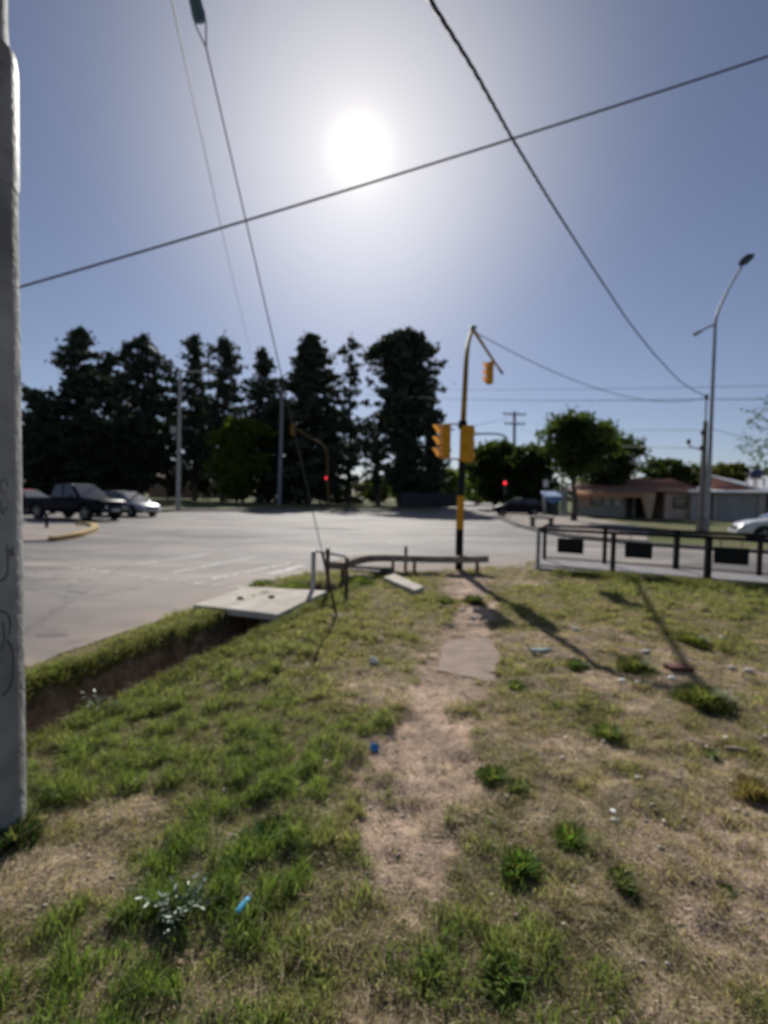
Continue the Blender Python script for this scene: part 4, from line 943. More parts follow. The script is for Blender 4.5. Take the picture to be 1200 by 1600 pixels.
# ------------------------------------------------------------------ slabs and planks
def slab(name, corners, z0, z1, m, label, cat, jag=0.0):
    c = sum((Vector((*p, 0)) for p in corners), Vector())/len(corners); s = MB(); ol = []
    for i in range(len(corners)):
        a_, b_ = Vector(corners[i]), Vector(corners[(i+1) % len(corners)])
        for k in range(5):
            p = a_.lerp(b_, k/5); ol.append((p.x-c.x+random.uniform(-jag, jag), p.y-c.y+random.uniform(-jag, jag)))
    s.prism(ol, z0, z1); o = s.build(name, m, bevel=.008); o.location = (c.x, c.y, 0); return tag(o, label, cat)
slab('concrete_slab', [(-2.45, 6.45), (-1.26, 6.02), (-.84, 7.55), (-2.15, 7.75)], .03, .115, m_conc, 'large pale concrete slab bridging the ditch by the road', 'slab', .012)
slab('stone_slab', [tuple(G(a, b)[:2]) for a, b in ((682, 1052), (772, 1072), (782, 1028), (762, 1000), (700, 1004))], -.02, .028, m_concd, 'flat pinkish stone slab sunk in the worn path', 'slab', .02)
slab('concrete_plank', [tuple(G(a, b)[:2]) for a, b in ((599, 912), (648, 934), (662, 928), (616, 906))], .03, .12, m_conc, 'narrow pale concrete plank lying behind the guy anchor', 'plank', .008)
# lumps of dirt on the big slab
for i, (px, py, lab) in enumerate([(424, 934, 'dark clod on the slab edge nearest the pipe frame'), (375, 936, 'dark clod on the far left part of the slab')]):
    p = G(px, py, .115); s = MB(); n = 10
    s.loft([[Vector((math.cos(k/n*6.283)*r*(1+.2*math.sin(k*2+i)), math.sin(k/n*6.283)*r*.7, z)) for k in range(n)] for r, z in ((.045, -.005), (.05, .015), (.03, .03), (.008, .036))])
    o = s.build('dirt_clod', m_rust); o.location = (p.x, p.y, .115); tag(o, lab, 'clod', 'dirt clods on the slab')

# yellow island kerb at left
def island():
    k = [G(a, b) for a, b in ((88, 846), (110, 842.5), (132, 838), (148, 832), (154, 827), (149, 823), (135, 821.5), (118, 822))]
    ps = curve_pts([Vector((p.x, p.y, 0)) for p in k], 4); c = ps[0].copy()
    t = empty('traffic_island', c, 0, 'yellow painted kerb tip of a low island left of the crossing', 'traffic island')
    L = []
    for i, p in enumerate(ps):
        d = (ps[min(i+1, len(ps)-1)]-ps[max(i-1, 0)]).normalized(); nn = Vector((-d.y, d.x, 0)); q = p-c
        L.append([q-nn*.0, q-nn*.02+Vector((0, 0, .15)), q+nn*.24+Vector((0, 0, .15)), q+nn*.26])
    s = MB(); s.loft(L, smooth=False); s.build('kerb', m_ykerb, t)
    inner = [tuple((p-c)[:2]) for p in ps]
    q1 = G(-30, 849); q2 = G(-30, 824)
    poly = [p for p in inner] + [(q2.x-c.x, q2.y-c.y), (q1.x-c.x, q1.y-c.y)]
    s = MB(); s.prism(poly, .002, .05); s.build('fill', m_dirt, t)
    p = G(73, 826); t2 = empty('bollard', p, 0, 'short dark bollard standing before the pickup', 'bollard')
    s = MB(); s.tube([(0, 0, 0), (0, 0, .5), (0, 0, .56)], [.06, .055, .03], 8); s.build('post', m_black, t2)
    s = MB(); s.tube([(0, 0, 0), (0, 0, .05)], .11, 8); s.build('foot', m_rust, t2)
island()

# ------------------------------------------------------------------ cars
def wheel_at(parent, x, y, r, w):
    side = 1 if y > 0 else -1
    s = MB(); n = 20
    def ring(rr, yy): return [Vector((math.cos(k/n*6.283)*rr, yy, math.sin(k/n*6.283)*rr)) for k in range(n)]
    s.loft([ring(r*.62, -w/2), ring(r*.94, -w/2), ring(r, -w*.35), ring(r, w*.35), ring(r*.94, w/2), ring(r*.62, w/2)]); wo_ = s.build('wheel', m_tyre, parent); wo_.location = (x, y, r)
    s = MB(); yy = side*(w/2+.004)
    s.loft([ring(r*.62, yy), ring(r*.52, yy-side*.03), ring(r*.14, yy-side*.01), ring(.001, yy)], cap=False); s.build('rim', m_rim, wo_)
    for k in range(5):
        a = k*1.2566; s = MB(); s.box(-.025, .025, -.008, .008, r*.12, r*.6, 0, Matrix.Translation((0, yy, 0)) @ Matrix.Rotation(a, 4, 'Y')); s.build('spoke', m_rim, wo_)
def car(name, loc, heading, paint, label, kind='sedan', ind=None):
    """local +x = forward"""
    t = empty(name, loc, heading, label, 'car' if kind != 'pickup' else 'pickup truck')
    if kind == 'pickup': Lh, W_, wr, wx = 2.65, .93, .385, (1.72, -1.5)
    else: Lh, W_, wr, wx = 2.12, .86, .31, (1.3, -1.28)
    if kind == 'pickup':
        st = [(-2.65, .52, 1.02, .93), (-2.58, .42, 1.07, .97), (-.55, .38, 1.07, 1), (.0, .36, 1.07, 1), (1.0, .36, 1.09, 1), (1.15, .36, 1.13, 1), (2.2, .38, 1.07, .98), (2.5, .40, 1.0, .93), (2.62, .42, .80, .87), (2.65, .5, .6, .84)]
        cab = [(-.72, 1.08, .0), (-.55, 1.76, .80), (.0, 1.82, .82), (.55, 1.78, .80), (1.3, 1.11, .0)]
    elif kind == 'hatch':
        st = [(-2.0, .45, .85, .88), (-1.93, .28, .98, .95), (-1.3, .2, .96, 1), (.0, .2, .92, 1), (.9, .2, .92, 1), (1.6, .22, .80, .97), (1.95, .28, .66, .9), (2.05, .36, .52, .84)]
        cab = [(-1.95, .95, .0), (-1.5, 1.40, .76), (-.4, 1.48, .8), (.25, 1.42, .78), (1.15, .91, .0)]
    else:
        st = [(-2.18, .5, .8, .88), (-2.1, .3, .96, .94), (-1.4, .2, .97, 1), (.0, .2, .93, 1), (.9, .2, .93, 1), (1.65, .22, .82, .97), (2.0, .28, .68, .9), (2.12, .36, .54, .84)]
        cab = [(-1.75, .96, .0), (-1.0, 1.38, .76), (-.3, 1.45, .8), (.3, 1.40, .78), (1.15, .92, .0)]
    b = MB(); rings = []
    # resample stations for wheel arches
    xs = np.linspace(st[0][0], st[-1][0], 61)
    f = lambda i: np.interp(xs, [s_[0] for s_ in st], [s_[i] for s_ in st])
    zb, zt, ws = f(1), f(2), f(3)
    for x, a_, c_, w in zip(xs, zb, zt, ws):
        arch = 0
        for cx in wx:
            dx = abs(x-cx)
            if dx < wr*1.18: arch = max(arch, wr+math.sqrt((wr*1.18)**2-dx*dx))
        zl = max(a_, arch); w *= W_; zi = a_
        zl = min(zl, c_-.12)
        rings.append([Vector((x, -w*.6, zi)), Vector((x, -w*.62, zl)) if arch else Vector((x, -w*.92, zi+.001)), Vector((x, -w*.97, zl)) if arch else Vector((x, -w*.97, zi+.08)), Vector((x, -w, (zl+c_)/2)), Vector((x, -w*.95, c_-.05)), Vector((x, -w*.85, c_)), Vector((x, 0, c_+.025)),
                      Vector((x, w*.85, c_)), Vector((x, w*.95, c_-.05)), Vector((x, w, (zl+c_)/2)), Vector((x, w*.97, zl)) if arch else Vector((x, w*.97, zi+.08)), Vector((x, w*.62, zl)) if arch else Vector((x, w*.92, zi+.001)), Vector((x, w*.6, zi))])
    b.loft(rings); b.build('body', paint, t)
    if kind == 'pickup':      # open load bed: dark liner inset on top
        s = MB(); s.box(-2.5, -.8, -.72, .72, 1.098, 1.104); s.build('bed_liner', m_trim, t)
    # cabin glasshouse
    c = MB(); R = []
    for x, z, w in cab:
        zz = cab[0][1] if w == 0 else z
        w2 = W_*w if w else W_*.86
        z0 = cab[0][1]-.02
        R.append((x, z, w2))
    roofs = [r for r, q in zip(R, cab) if q[2]]
    x0, x1 = R[0][0], R[-1][0]; zbelt = R[0][1]-.01; zbelt1 = R[-1][1]-.01; wb = W_*.9
    top = [(x, z, w2*.86) for x, z, w2 in roofs]
    # pillars and roof in paint
    def panel(vs_, nm, m, par):
        q = MB(); n_ = len(vs_); nrm = (vs_[1]-vs_[0]).cross(vs_[2]-vs_[0]).normalized()*.012
        q.add([v+nrm for v in vs_]+[v-nrm for v in vs_], [tuple(range(n_)), tuple(range(2*n_-1, n_-1, -1))]+[(i, n_+i, n_+(i+1) % n_, (i+1) % n_) for i in range(n_)]); return q.build(nm, m, par)
    base_r = [Vector((x0, -wb, zbelt)), Vector((x1, -wb, zbelt1)), Vector((x1, wb, zbelt1)), Vector((x0, wb, zbelt))]
    tr_ = [Vector((top[0][0], -top[0][2], top[0][1])), Vector((top[-1][0], -top[-1][2], top[-1][1])), Vector((top[-1][0], top[-1][2], top[-1][1])), Vector((top[0][0], top[0][2], top[0][1]))]
    tm = [Vector((top[1][0], -top[1][2], top[1][1])), Vector((top[1][0], top[1][2], top[1][1]))]
    s = MB(); V = base_r+tr_+tm
    s.add(V, [(4, 8, 9, 7), (8, 5, 6, 9), (0, 1, 5, 8, 4), (2, 3, 7, 9, 6), (1, 2, 6, 5), (3, 0, 4, 7)]); cb = s.build('cabin', paint, t)
    def inset(quad, m_=.1, off=.012):
        cc = sum(quad, Vector())/len(quad); nrm = (quad[1]-quad[0]).cross(quad[2]-quad[0]).normalized()
        if nrm.dot(cc-Vector(((x0+x1)/2, 0, 1.1))) < 0: nrm = -nrm
        return [v.lerp(cc, m_)+nrm*(off+.01) for v in quad]
    panel(inset([V[1], V[2], V[6], V[5]], .09), 'windshield', m_glass, t); panel(inset([V[3], V[0], V[4], V[7]], .12), 'rear_window', m_glass, t)
    for a_, b_, c_, d_, e_ in ((0, 1, 5, 8, 4), (3, 2, 6, 9, 7)):
        A, B, C, Dd, E = V[a_], V[b_], V[c_], V[d_], V[e_]
        mb = A.lerp(B, .46 if kind == 'pickup' else .5)
        panel(inset([A.lerp(B, .03), mb, Dd, E], .12), 'side_window', m_glass, t); panel(inset([mb, B.lerp(A, .04), C, Dd], .12), 'side_window', m_glass, t)
    xf = st[-1][0]; xr = st[0][0]; wf = W_*st[-1][3]
    zl = st[-2][2]
    for sg in (-1, 1):
        s = MB(); s.loft([[Vector((xf-.14+o1, sg*(wf-.02), zl-.17+q)), Vector((xf-.04+o1, sg*(wf-.34), zl-.17+q))] [::1] + [Vector((xf-.10+o1, sg*(wf-.34), zl-.02+q)), Vector((xf-.2+o1, sg*(wf-.0), zl-.02+q))] for o1, q in ((0, 0), (.08, -.02))], smooth=False)
        h = s.build('headlight', m_chrome, t)
        s = MB(); s.box(xf-.33, xf-.17, sg*(wf+.0)-.03, sg*(wf+.0)+.045*1, zl-.16, zl-.05); s.build('indicator', m_amberl if (ind == sg) else mat_or('amber_plastic', (.55, .25, .05)), t)
        s = MB(); s.box(xr-.03, xr+.06, sg*(W_*.88)-.12, sg*(W_*.88)+.02, .62 if kind != 'pickup' else .7, .82 if kind != 'pickup' else 1.0); s.build('tail_light', mat_or('tail_lamp_red', (.3, .015, .015)), t)
        s = MB(); mx_ = x1-.28; s.box(mx_-.07, mx_+.05, sg*(W_+.16)-.09, sg*(W_+.16)+.05, zbelt1+.0, zbelt1+.15); s.build('mirror', paint if kind != 'pickup' else m_trim, t)
        for hx in (-.55, .35):
            s = MB(); s.box(hx-.1, hx+.06, sg*(W_+.008)-.014, sg*(W_+.008)+.014, .84*(1.08 if kind == 'pickup' else 1), .87*(1.08 if kind == 'pickup' else 1)); s.build('door_handle', m_trim, t)
    s = MB(); s.box(xf-.06, xf+.035, -wf*.55, wf*.55, zl-.32, zl-.08); s.build('grille', m_trim, t)
    s = MB(); s.box(xf-.10, xf+.07, -wf*1.0, wf*1.0, .30 if kind != 'pickup' else .42, .46 if kind != 'pickup' else .62); s.build('front_bumper', m_trim if kind == 'pickup' else paint, t, bevel=.03)
    s = MB(); s.box(xr-.08, xr+.08, -W_*.9, W_*.9, .34 if kind != 'pickup' else .45, .52 if kind != 'pickup' else .62); s.build('rear_bumper', m_trim if kind == 'pickup' else paint, t, bevel=.03)
    s = MB(); s.box(xf+.072, xf+.08, -.24, .24, .38 if kind != 'pickup' else .48, .49 if kind != 'pickup' else .6); s.build('number_plate', mat_or('plate_white', (.55, .55, .55)), t)
    for cx in wx:
        for sg in (-1, 1): wheel_at(t, cx, sg*(W_-.11), wr, .22)
    return t
def mat_or(n, c): return bpy.data.materials.get(n) or mat(n, c, .4)
paint_black = mat('black_car_paint', (.006, .007, .010), .42, spec=.12)
paint_silver = mat('silver_car_paint', (.42, .43, .44), .35, metal=.5, coat=.7)
paint_white = mat('white_car_paint', (.62, .64, .64), .35, coat=.7)
paint_red = mat('red_car_paint', (.48, .02, .03), .5, coat=.1)
paint_grey_shaded = mat('shade_darkened_car_paint', (.012, .012, .013), .6, spec=.2)  # dark paint made darker still, standing in for tree shade on the car
c_ = P(118, 800, 25.6)
car('pickup_truck', (c_.x, c_.y, .0), math.radians(-19), paint_black, 'black double cab pickup facing right with orange indicator lit', 'pickup', ind=-1)
c_ = P(196, 800, 29.6)
car('parked_car', (c_.x, c_.y, .0), math.radians(-20), paint_silver, 'silver hatchback just in front of the black pickup nose', 'hatch')
c_ = P(40, 800, 30.6)
car('parked_car', (c_.x, c_.y, .0), math.radians(-19), paint_red, 'red car half hidden behind the grey pole and pickup tail', 'sedan')
c_ = P(808, 800, 43)
car('parked_car', (c_.x, c_.y, .02), math.radians(176), paint_grey_shaded, 'dark car parked under the trees by the far red signal', 'hatch')
c_ = P(1246, 850, 19.6)
car('parked_car', (c_.x, c_.y, .0), math.radians(158), paint_white, 'white car entering from the right beyond the railing', 'sedan')

# ------------------------------------------------------------------ lawn: blades, straw, plants, litter
def hgt(x, y): return float(height(np.array([x]), np.array([y]))[0])
def blades(name, x, y, h, w, lean, tone, m, R, lie=None, kind='stuff'):
    n = len(x); z = height(x, y); a = R.random(n)*6.283; la = R.random(n)*6.283
    wv = np.stack([np.cos(a), np.sin(a), 0*a], 1)*w[:, None]/2; lv = np.stack([np.cos(la), np.sin(la), 0*la], 1)*(lean*h)[:, None]
    b = np.stack([x, y, z-.004], 1); up_ = np.array([0, 0, 1.])
    mid = b+lv*.35+up_*(h*.6)[:, None]; tip = b+lv+up_*(h*np.sqrt(np.clip(1-lean**2*.6, .05, 1)))[:, None]
    V = np.stack([b-wv, b+wv, mid+wv*.8, mid-wv*.8, tip], 1).reshape(-1, 3)
    base = np.arange(n)*5
    T = np.stack([np.stack([base, base+1, base+2], 1), np.stack([base, base+2, base+3], 1), np.stack([base+3, base+2, base+4], 1)], 1).reshape(-1, 3)
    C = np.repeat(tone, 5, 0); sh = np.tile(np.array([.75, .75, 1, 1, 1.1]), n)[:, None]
    return tag(raw_mesh(name, V, T, m, C*sh), kind=kind)
R = np.random.default_rng(99)
STONE_PX = [(682, 1052), (772, 1072), (782, 1028), (762, 1000), (700, 1004)]
STONE = [tuple(G(a, b)[:2]) for a, b in STONE_PX]
SLAB = [(-2.45, 6.45), (-1.26, 6.02), (-.84, 7.55), (-2.15, 7.75)]
PLANK = [tuple(G(a, b)[:2]) for a, b in ((599, 912), (648, 934), (662, 928), (616, 906))]
def candidates(n, r0_, r1_, p=1.0):
    """positions in the wedge that the picture shows (with a margin), even in area"""
    d = np.sqrt(R.random(n)*(r1_**2-r0_**2)+r0_**2); a = np.radians(R.uniform(-50, 50, n))
    x = np.tan(a)*d*.97; y = d
    x = R.uniform(-1, 1, n)*(.92*d+.5)
    ok = (road_sd(x, y) > .0) & ~inside(x, y, outl) & ~inside(x, y, SLAB) & ~inside(x, y, STONE) & ~inside(x, y, PLANK)
    return x[ok], y[ok]
def lawn(n, r0_, r1_, wscale, hscale, name):
    x, y = candidates(n, r0_, r1_)
    L = lush(x, y); d = ditch(x, y)
    steep = (d > .25)
    cl = np.clip((fbm(x, y, 11, 101, 2)-.36)*3.2, 0, 1); cl2 = np.clip((fbm(x, y, 4.5, 141, 3)-.33)*2.6, 0, 1)
    dens = np.clip(.30+.7*np.clip(L+.3, 0, 1.3), .08, 1)*(.25+.75*cl*cl2)*np.where(steep, .07*(d < .8), 1)*(1-.95*pathmask(x, y))
    dens = np.where(road_sd(x, y) < .35, dens*.55, dens)
    ok = R.random(len(x)) < dens
    x, y, L, cl, cl2 = x[ok], y[ok], L[ok], cl[ok], cl2[ok]; n = len(x)
    g = np.clip(L*.55+.44+(R.random(n)-.5)*.8+(fbm(x, y, 6, 151, 2)-.5)*1.0, 0, 1)
    back = np.clip((y-8.2)/1.5, 0, 1)*np.clip((x-4.0)/1, 0, 1)
    h = (.010+.036*np.clip(L+.15, 0, 1.2)*cl+.022*cl*cl2+.012*R.random(n))*hscale*(.6+.8*R.random(n)) + back*.09*R.random(n)
    w = (.0026+.0022*R.random(n))*wscale
    G1 = np.array([.085, .16, .03]); G2 = np.array([.19, .235, .05]); DRY = np.array([.36, .30, .15])
    t1 = R.random(n)[:, None]; C = G1*(1-t1)+G2*t1
    ye = np.clip((y-2.0)/3, 0, 1)[:, None]*.55; C = C*(1-ye)+np.array([.30, .28, .115])*ye
    dr = (1-g)[:, None]*.9; C = C*(1-dr)+DRY*dr
    C = C*np.array([1.32, 1.32, 1.45])
    C *= (.45+1.0*R.random((n, 1)))
    blades(name, x, y, h, w, R.uniform(.2, 1.15, n), C, m_grass, R)
    return n
n1 = lawn(380000, 1.15, 3.6, 1.05, 1.15, 'grass')
n2 = lawn(520000, 3.6, 7.5, 1.8, 1.25, 'grass')
n3 = lawn(330000, 7.5, 13.2, 3.2, 1.4, 'grass')
print('blades', n1, n2, n3)
def dry_layer(n, r0_, r1_, ws):
    x, y = candidates(n, r0_, r1_); L = lush(x, y); k = np.clip((fbm(x, y, 8, 171, 3)-.36)*3, .1, 1)*np.clip(.9-.25*L, .3, 1)*np.clip(1.05+L*1.5, .10, 1)*(1-.95*pathmask(x, y))*(ditch(x, y) < .4)
    ok = R.random(len(x)) < k; x, y, L = x[ok], y[ok], L[ok]; n = len(x); z = height(x, y)
    a = R.random(n)*6.283; la = R.random(n)*6.283; h = R.uniform(.010, .034, n); w = R.uniform(.0018, .0042, n)*ws; ln = R.uniform(.4, 2.2, n)
    b = np.stack([x, y, z-.003], 1); wv = np.stack([np.cos(a), np.sin(a), 0*a], 1)*w[:, None]/2
    tip = b+np.stack([np.cos(la)*h*ln, np.sin(la)*h*ln, h], 1); V = np.stack([b-wv, b+wv, tip], 1).reshape(-1, 3)
    t1 = R.random((n, 1)); C = np.array([.50, .41, .28])*(1-t1)+np.array([.28, .28, .14])*t1; C = C*R.uniform(.35, 1.4, (n, 1))
    tag(raw_mesh('dry_grass', V, np.arange(n*3).reshape(-1, 3), m_grass, np.repeat(C, 3, 0)), kind='stuff'); return n
print('dry', dry_layer(420000, 1.15, 3.8, 1.1), dry_layer(520000, 3.8, 8, 2.0), dry_layer(220000, 8, 13.2, 3.4))
# long grass along both lips of the ditch and along the railing
def fringe(n, fn, hr, name):
    x, y = fn(n); ok = (road_sd(x, y) > .02); x, y = x[ok], y[ok]; n = len(x)
    t1 = R.random((n, 1)); C = np.array([.10, .15, .03])*(1-t1)+np.array([.26, .25, .08])*t1
    blades(name, x, y, R.uniform(*hr, n), R.uniform(.004, .009, n), R.uniform(.3, 1.3, n), C, m_grass, R)
def ditch_lips(n):
    y = R.uniform(2.2, 8.6, n); s = R.choice([-1, 1], n, p=[.62, .38]); cx = -2.395+.305*(y-3.5)
    return cx+s*(.40+np.abs(R.normal(0, .09, n))), y
fringe(16000, ditch_lips, (.04, .13), 'long_grass')
def rail_foot(n):
    t_ = R.random(n)**.8; p0, p1 = np.array([3.6, 10.35]), np.array([9.0, 7.3]); q = p0+(p1-p0)*t_[:, None]; o_ = np.abs(R.normal(0, .22, n))
    return q[:, 0]-o_*.48, q[:, 1]-o_*.87
fringe(26000, rail_foot, (.05, .2), 'long_grass')
# dry straw lying on the ground
def straw(n, r0_, r1_, ws):
    x, y = candidates(n, r0_, r1_); ok = (ditch(x, y) < .3) & (R.random(len(x)) < .35+.65*(lush(x, y) < .4)); x, y = x[ok], y[ok]; n = len(x)
    ok = R.random(n) < 1-.55*pathmask(x, y); x, y = x[ok], y[ok]; n = len(x)
    a = R.random(n)*6.283; l = .008+.05*R.random(n)**2; w = R.uniform(.0012, .003, n)*ws; z = height(x, y)+R.uniform(.003, .014, n)
    d = np.stack([np.cos(a), np.sin(a), R.normal(0, .22, n)], 1)*l[:, None]/2; s_ = np.stack([-np.sin(a), np.cos(a), 0*a], 1)*w[:, None]/2; c = np.stack([x, y, z], 1)
    V = np.stack([c-d-s_, c+d-s_, c+d+s_, c-d+s_], 1).reshape(-1, 3); Q = np.arange(n*4).reshape(-1, 4)
    C = np.repeat(np.array([.50, .40, .26])*R.uniform(.3, 1.5, (n, 1)), 4, 0)
    tag(raw_mesh('straw', V, Q, m_straw, C), kind='stuff')
straw(70000, 1.15, 4.5, .8); straw(90000, 4.5, 11, 2.4)
# gravel crumbs
def crumbs(n, name, r0_, r1_, s0, s1, col, where):
    x, y = candidates(n, r0_, r1_); ok = where(x, y); x, y = x[ok], y[ok]; n = len(x); z = height(x, y)
    O = np.array([(1, 0, 0), (-.5, .86, 0), (-.5, -.86, 0), (0, 0, .8), (0, 0, -.6)]); s_ = R.uniform(s0, s1, n); a = R.random(n)*6.283
    ca, sa = np.cos(a), np.sin(a); jit = R.uniform(.7, 1.3, (n, 5, 1)); o_ = O[None]*jit
    V = np.stack([o_[..., 0]*ca[:, None]-o_[..., 1]*sa[:, None], o_[..., 0]*sa[:, None]+o_[..., 1]*ca[:, None], o_[..., 2]], -1)*s_[:, None, None]+np.stack([x, y, z+s_*.2], 1)[:, None]
    b_ = (np.arange(n)*5)[:, None, None]; T = (np.array([(0, 1, 3), (1, 2, 3), (2, 0, 3), (1, 0, 4), (2, 1, 4), (0, 2, 4)])[None]+b_).reshape(-1, 3)
    C = np.repeat(np.array(col)*R.uniform(.6, 1.5, (n, 1)), 5, 0)
    tag(raw_mesh(name, V.reshape(-1, 3), T, m_straw, C), kind='stuff')
crumbs(26000, 'gravel', 1.2, 11, .003, .009, (.27, .21, .16), lambda x, y: (lush(x, y) < .1) & (ditch(x, y) < .3))
crumbs(5200, 'gravel', 1.5, 11, .006, .020, (.5, .45, .38), lambda x, y: (fbm(x, y, 1.3, 111) > .52) & (ditch(x, y) < .3))

# weed tufts: each a plant of its own
def weed(px, py, r, h, label, col=(.09, .17, .03), n=260, seed=0, wide=.0045, group='green weed tufts on the lawn', name='weed_tuft'):
    Rr = np.random.default_rng(seed+500); p = G(px, py); z0 = hgt(p.x, p.y)
    root = empty(name, (p.x, p.y, z0-.01), 0, label, 'weed', group)
    a = Rr.random(n)*6.283; rr = r*(Rr.random(n)**.65)*(.75+.35*np.sin(a*3+seed)+.2*np.cos(a*5+seed)); x, y = np.cos(a)*rr, np.sin(a)*rr
    hh_ = h*np.clip(1-.6*(rr/r)**2, .25, 1)*Rr.uniform(.5, 1.1, n); lean = Rr.uniform(.2, .9, n); la = a+Rr.normal(0, .6, n)
    wv = np.stack([-np.sin(la), np.cos(la), 0*a], 1)*wide*Rr.uniform(.6, 1.4, (n, 1)); lv = np.stack([np.cos(la), np.sin(la), 0*a], 1)*(hh_*lean)[:, None]
    b = np.stack([x, y, 0*x-.01], 1); mid = b+lv*.45+np.array([0, 0, 1.])*(hh_*.65)[:, None]; tip = b+lv*1.15+np.array([0, 0, 1.])*(hh_*.95)[:, None]
    V = np.stack([b-wv*.4, b+wv*.4, mid+wv, mid-wv, tip], 1).reshape(-1, 3); base = np.arange(n)*5
    T = np.stack([np.stack([base, base+1, base+2], 1), np.stack([base, base+2, base+3], 1), np.stack([base+3, base+2, base+4], 1)], 1).reshape(-1, 3)
    dry_ = (Rr.random((n, 1)) < .45)*.7; C = np.repeat((np.array(col)*1.25*(1-dry_)+np.array([.26, .23, .09])*dry_)*Rr.uniform(.7, 1.5, (n, 1)), 5, 0)
    raw_mesh('leaves', V, T, m_grass, C, root)
WD = [(948, 1158, .11, .11, 'light green tuft in the middle of the dry right lawn', (.13, .2, .05)), (772, 1240, .10, .08, 'leafy tuft at the right rim of the worn path', (.08, .16, .03)),
      (805, 1256, .06, .06, 'small tuft just right of the path rim tuft', (.09, .16, .03)), (812, 1380, .09, .08, 'bright tuft left of a pair low on the right', (.10, .2, .03)),
      (890, 1335, .09, .09, 'taller bright tuft right of a pair low on the right', (.10, .19, .03)), (970, 1400, .07, .06, 'olive tuft right of the bright pair', (.09, .14, .035)),
      (806, 1078, .13, .07, 'flat green tuft beside the pinkish stone slab', (.09, .18, .03)), (1100, 1112, .22, .16, 'broad bushy tuft right of the red brick', (.085, .13, .035)),
      (900, 1050, .12, .08, 'dark green tuft below the signal pole shadow', (.05, .12, .03)), (990, 1055, .18, .14, 'straggly weed clump left of the red brick', (.08, .12, .035)),
      (740, 945, .2, .14, 'dark weed clump near the pale rubble', (.05, .09, .025)), (697, 950, .14, .12, 'weed clump behind the pale rubble on the path', (.06, .12, .03)),
      (1108, 1190, .06, .06, 'little tuft above the bare patch on the right', (.07, .15, .03)), (1080, 1010, .2, .12, 'yellow green clump in the arm shadow', (.11, .15, .03)),
      (20, 1322, .13, .1, 'dark green weeds round the foot of the grey pole', (.03, .07, .025)), (780, 1555, .09, .07, 'bright tuft at the bottom middle of the lawn', (.11, .21, .03)),
      (1135, 1410, .05, .04, 'small dark tuft low on the right bare soil', (.05, .1, .03)), (420, 1335, .13, .09, 'dark leafy clump in the lush left lawn', (.04, .11, .025)),
      (375, 1205, .07, .07, 'fresh green sprig on the left lawn', (.1, .22, .03)), (455, 925, .35, .16, 'thick grass clump behind the concrete slab', (.09, .17, .025)), (560, 915, .3, .15, 'thick grass clump between pipe frame and concrete plank', (.09, .17, .025)),
      (410, 915, .25, .14, 'grass clump on the road side of the concrete slab', (.09, .16, .03)), (675, 1560, .07, .06, 'olive sprig at the bottom by the path end', (.08, .13, .03)), (1180, 1255, .12, .1, 'dry yellow clump at the right border', (.26, .21, .09))]
for i, (a, b, r, h, lab, col) in enumerate(WD): weed(a, b, r, h, lab, col, n=int(330+16000*r*r) if r < .2 else 1500, seed=i)
# silver leaved weed with real leaves, nearest plant
def silver_plant(px, py, sz, label, n=26, seed=0, tilt=0):
    Rr = random.Random(seed); p = G(px, py); root = empty('silver_leaf_weed', (p.x, p.y, hgt(p.x, p.y)-.005), 0, label, 'weed', 'silver leaved weeds')
    ml = mat_or('silver_leaf', (.15, .215, .14)); st = mat_or('weed_stem', (.12, .15, .06))
    lf = MB(); lf.add([(0, 0, 0), (.35, -.2, .05), (.75, -.17, .06), (1, 0, .0), (.75, .17, .06), (.35, .2, .05), (.4, 0, -.02), (.8, 0, -.01)], [(0, 1, 6), (1, 2, 7, 6), (2, 3, 7), (3, 4, 7), (4, 5, 6, 7), (5, 0, 6)], smooth=True)
    proto = lf.build('leaf', ml, root); first = True
    for k in range(n):
        a = Rr.random()*6.283; L = sz*(.35+.65*Rr.random()); e = Vector((math.cos(a)*L, math.sin(a)*L*.7, sz*(.35+.6*Rr.random())))
        s = MB(); s.tube([(0, 0, 0), e*.5+Vector((0, 0, sz*.12)), e], [.0022, .0018, .001], 4, cap=False); s.build('stem', st, root)
        for j in range(4):
            q = e*(.45+.18*j); o = proto if first else proto.copy()
            if not first: COL.objects.link(o); o.parent = root
            first = False; o.location = q; ls = sz*(.16+.1*Rr.random()); o.scale = (ls, ls, ls)
            o.rotation_euler = (Rr.uniform(-.5, .5), Rr.uniform(-.9, .1), a+Rr.uniform(-1.5, 1.5))
silver_plant(278, 1462, .13, 'silver leaved weed nearest the camera, lush left lawn', 34, 1)
silver_plant(155, 1122, .16, 'silver leaved weed on the near lip of the ditch', 14, 2)
silver_plant(335, 1022, .17, 'silver leaved weed by the ditch just before the concrete slab', 14, 3)

# litter and stones
def lump(r, seed, sq=(1, 1, .6), n=10):
    Rr = random.Random(seed); bm = bmesh.new(); bmesh.ops.create_icosphere(bm, subdivisions=2, radius=1)
    for v in bm.verts: v.co = Vector((v.co.x*sq[0], v.co.y*sq[1], v.co.z*sq[2]))*r*(1+Rr.uniform(-.18, .18))
    me = bpy.data.meshes.new('lump'); bm.to_mesh(me); bm.free(); return me
def place(name, me, m, px, py, label, cat, rz=0, lift=.0, group=None):
    p = G(px, py); o = bpy.data.objects.new(name, me)
    if m: me.materials.append(m)
    COL.objects.link(o); o.location = (p.x, p.y, hgt(p.x, p.y)+lift); o.rotation_euler = (0, 0, rz); return tag(o, label, cat, group)
m_stone = mat('pale_stone', (.55, .51, .45), .85, (.4, .36, .31), 30, .4, 80)
m_white = mat('white_litter', (.8, .8, .77), .6)
m_tan = mat('tan_stone', (.45, .31, .2), .9, (.34, .23, .15), 20)
SG = 'pale stones on the lawn'
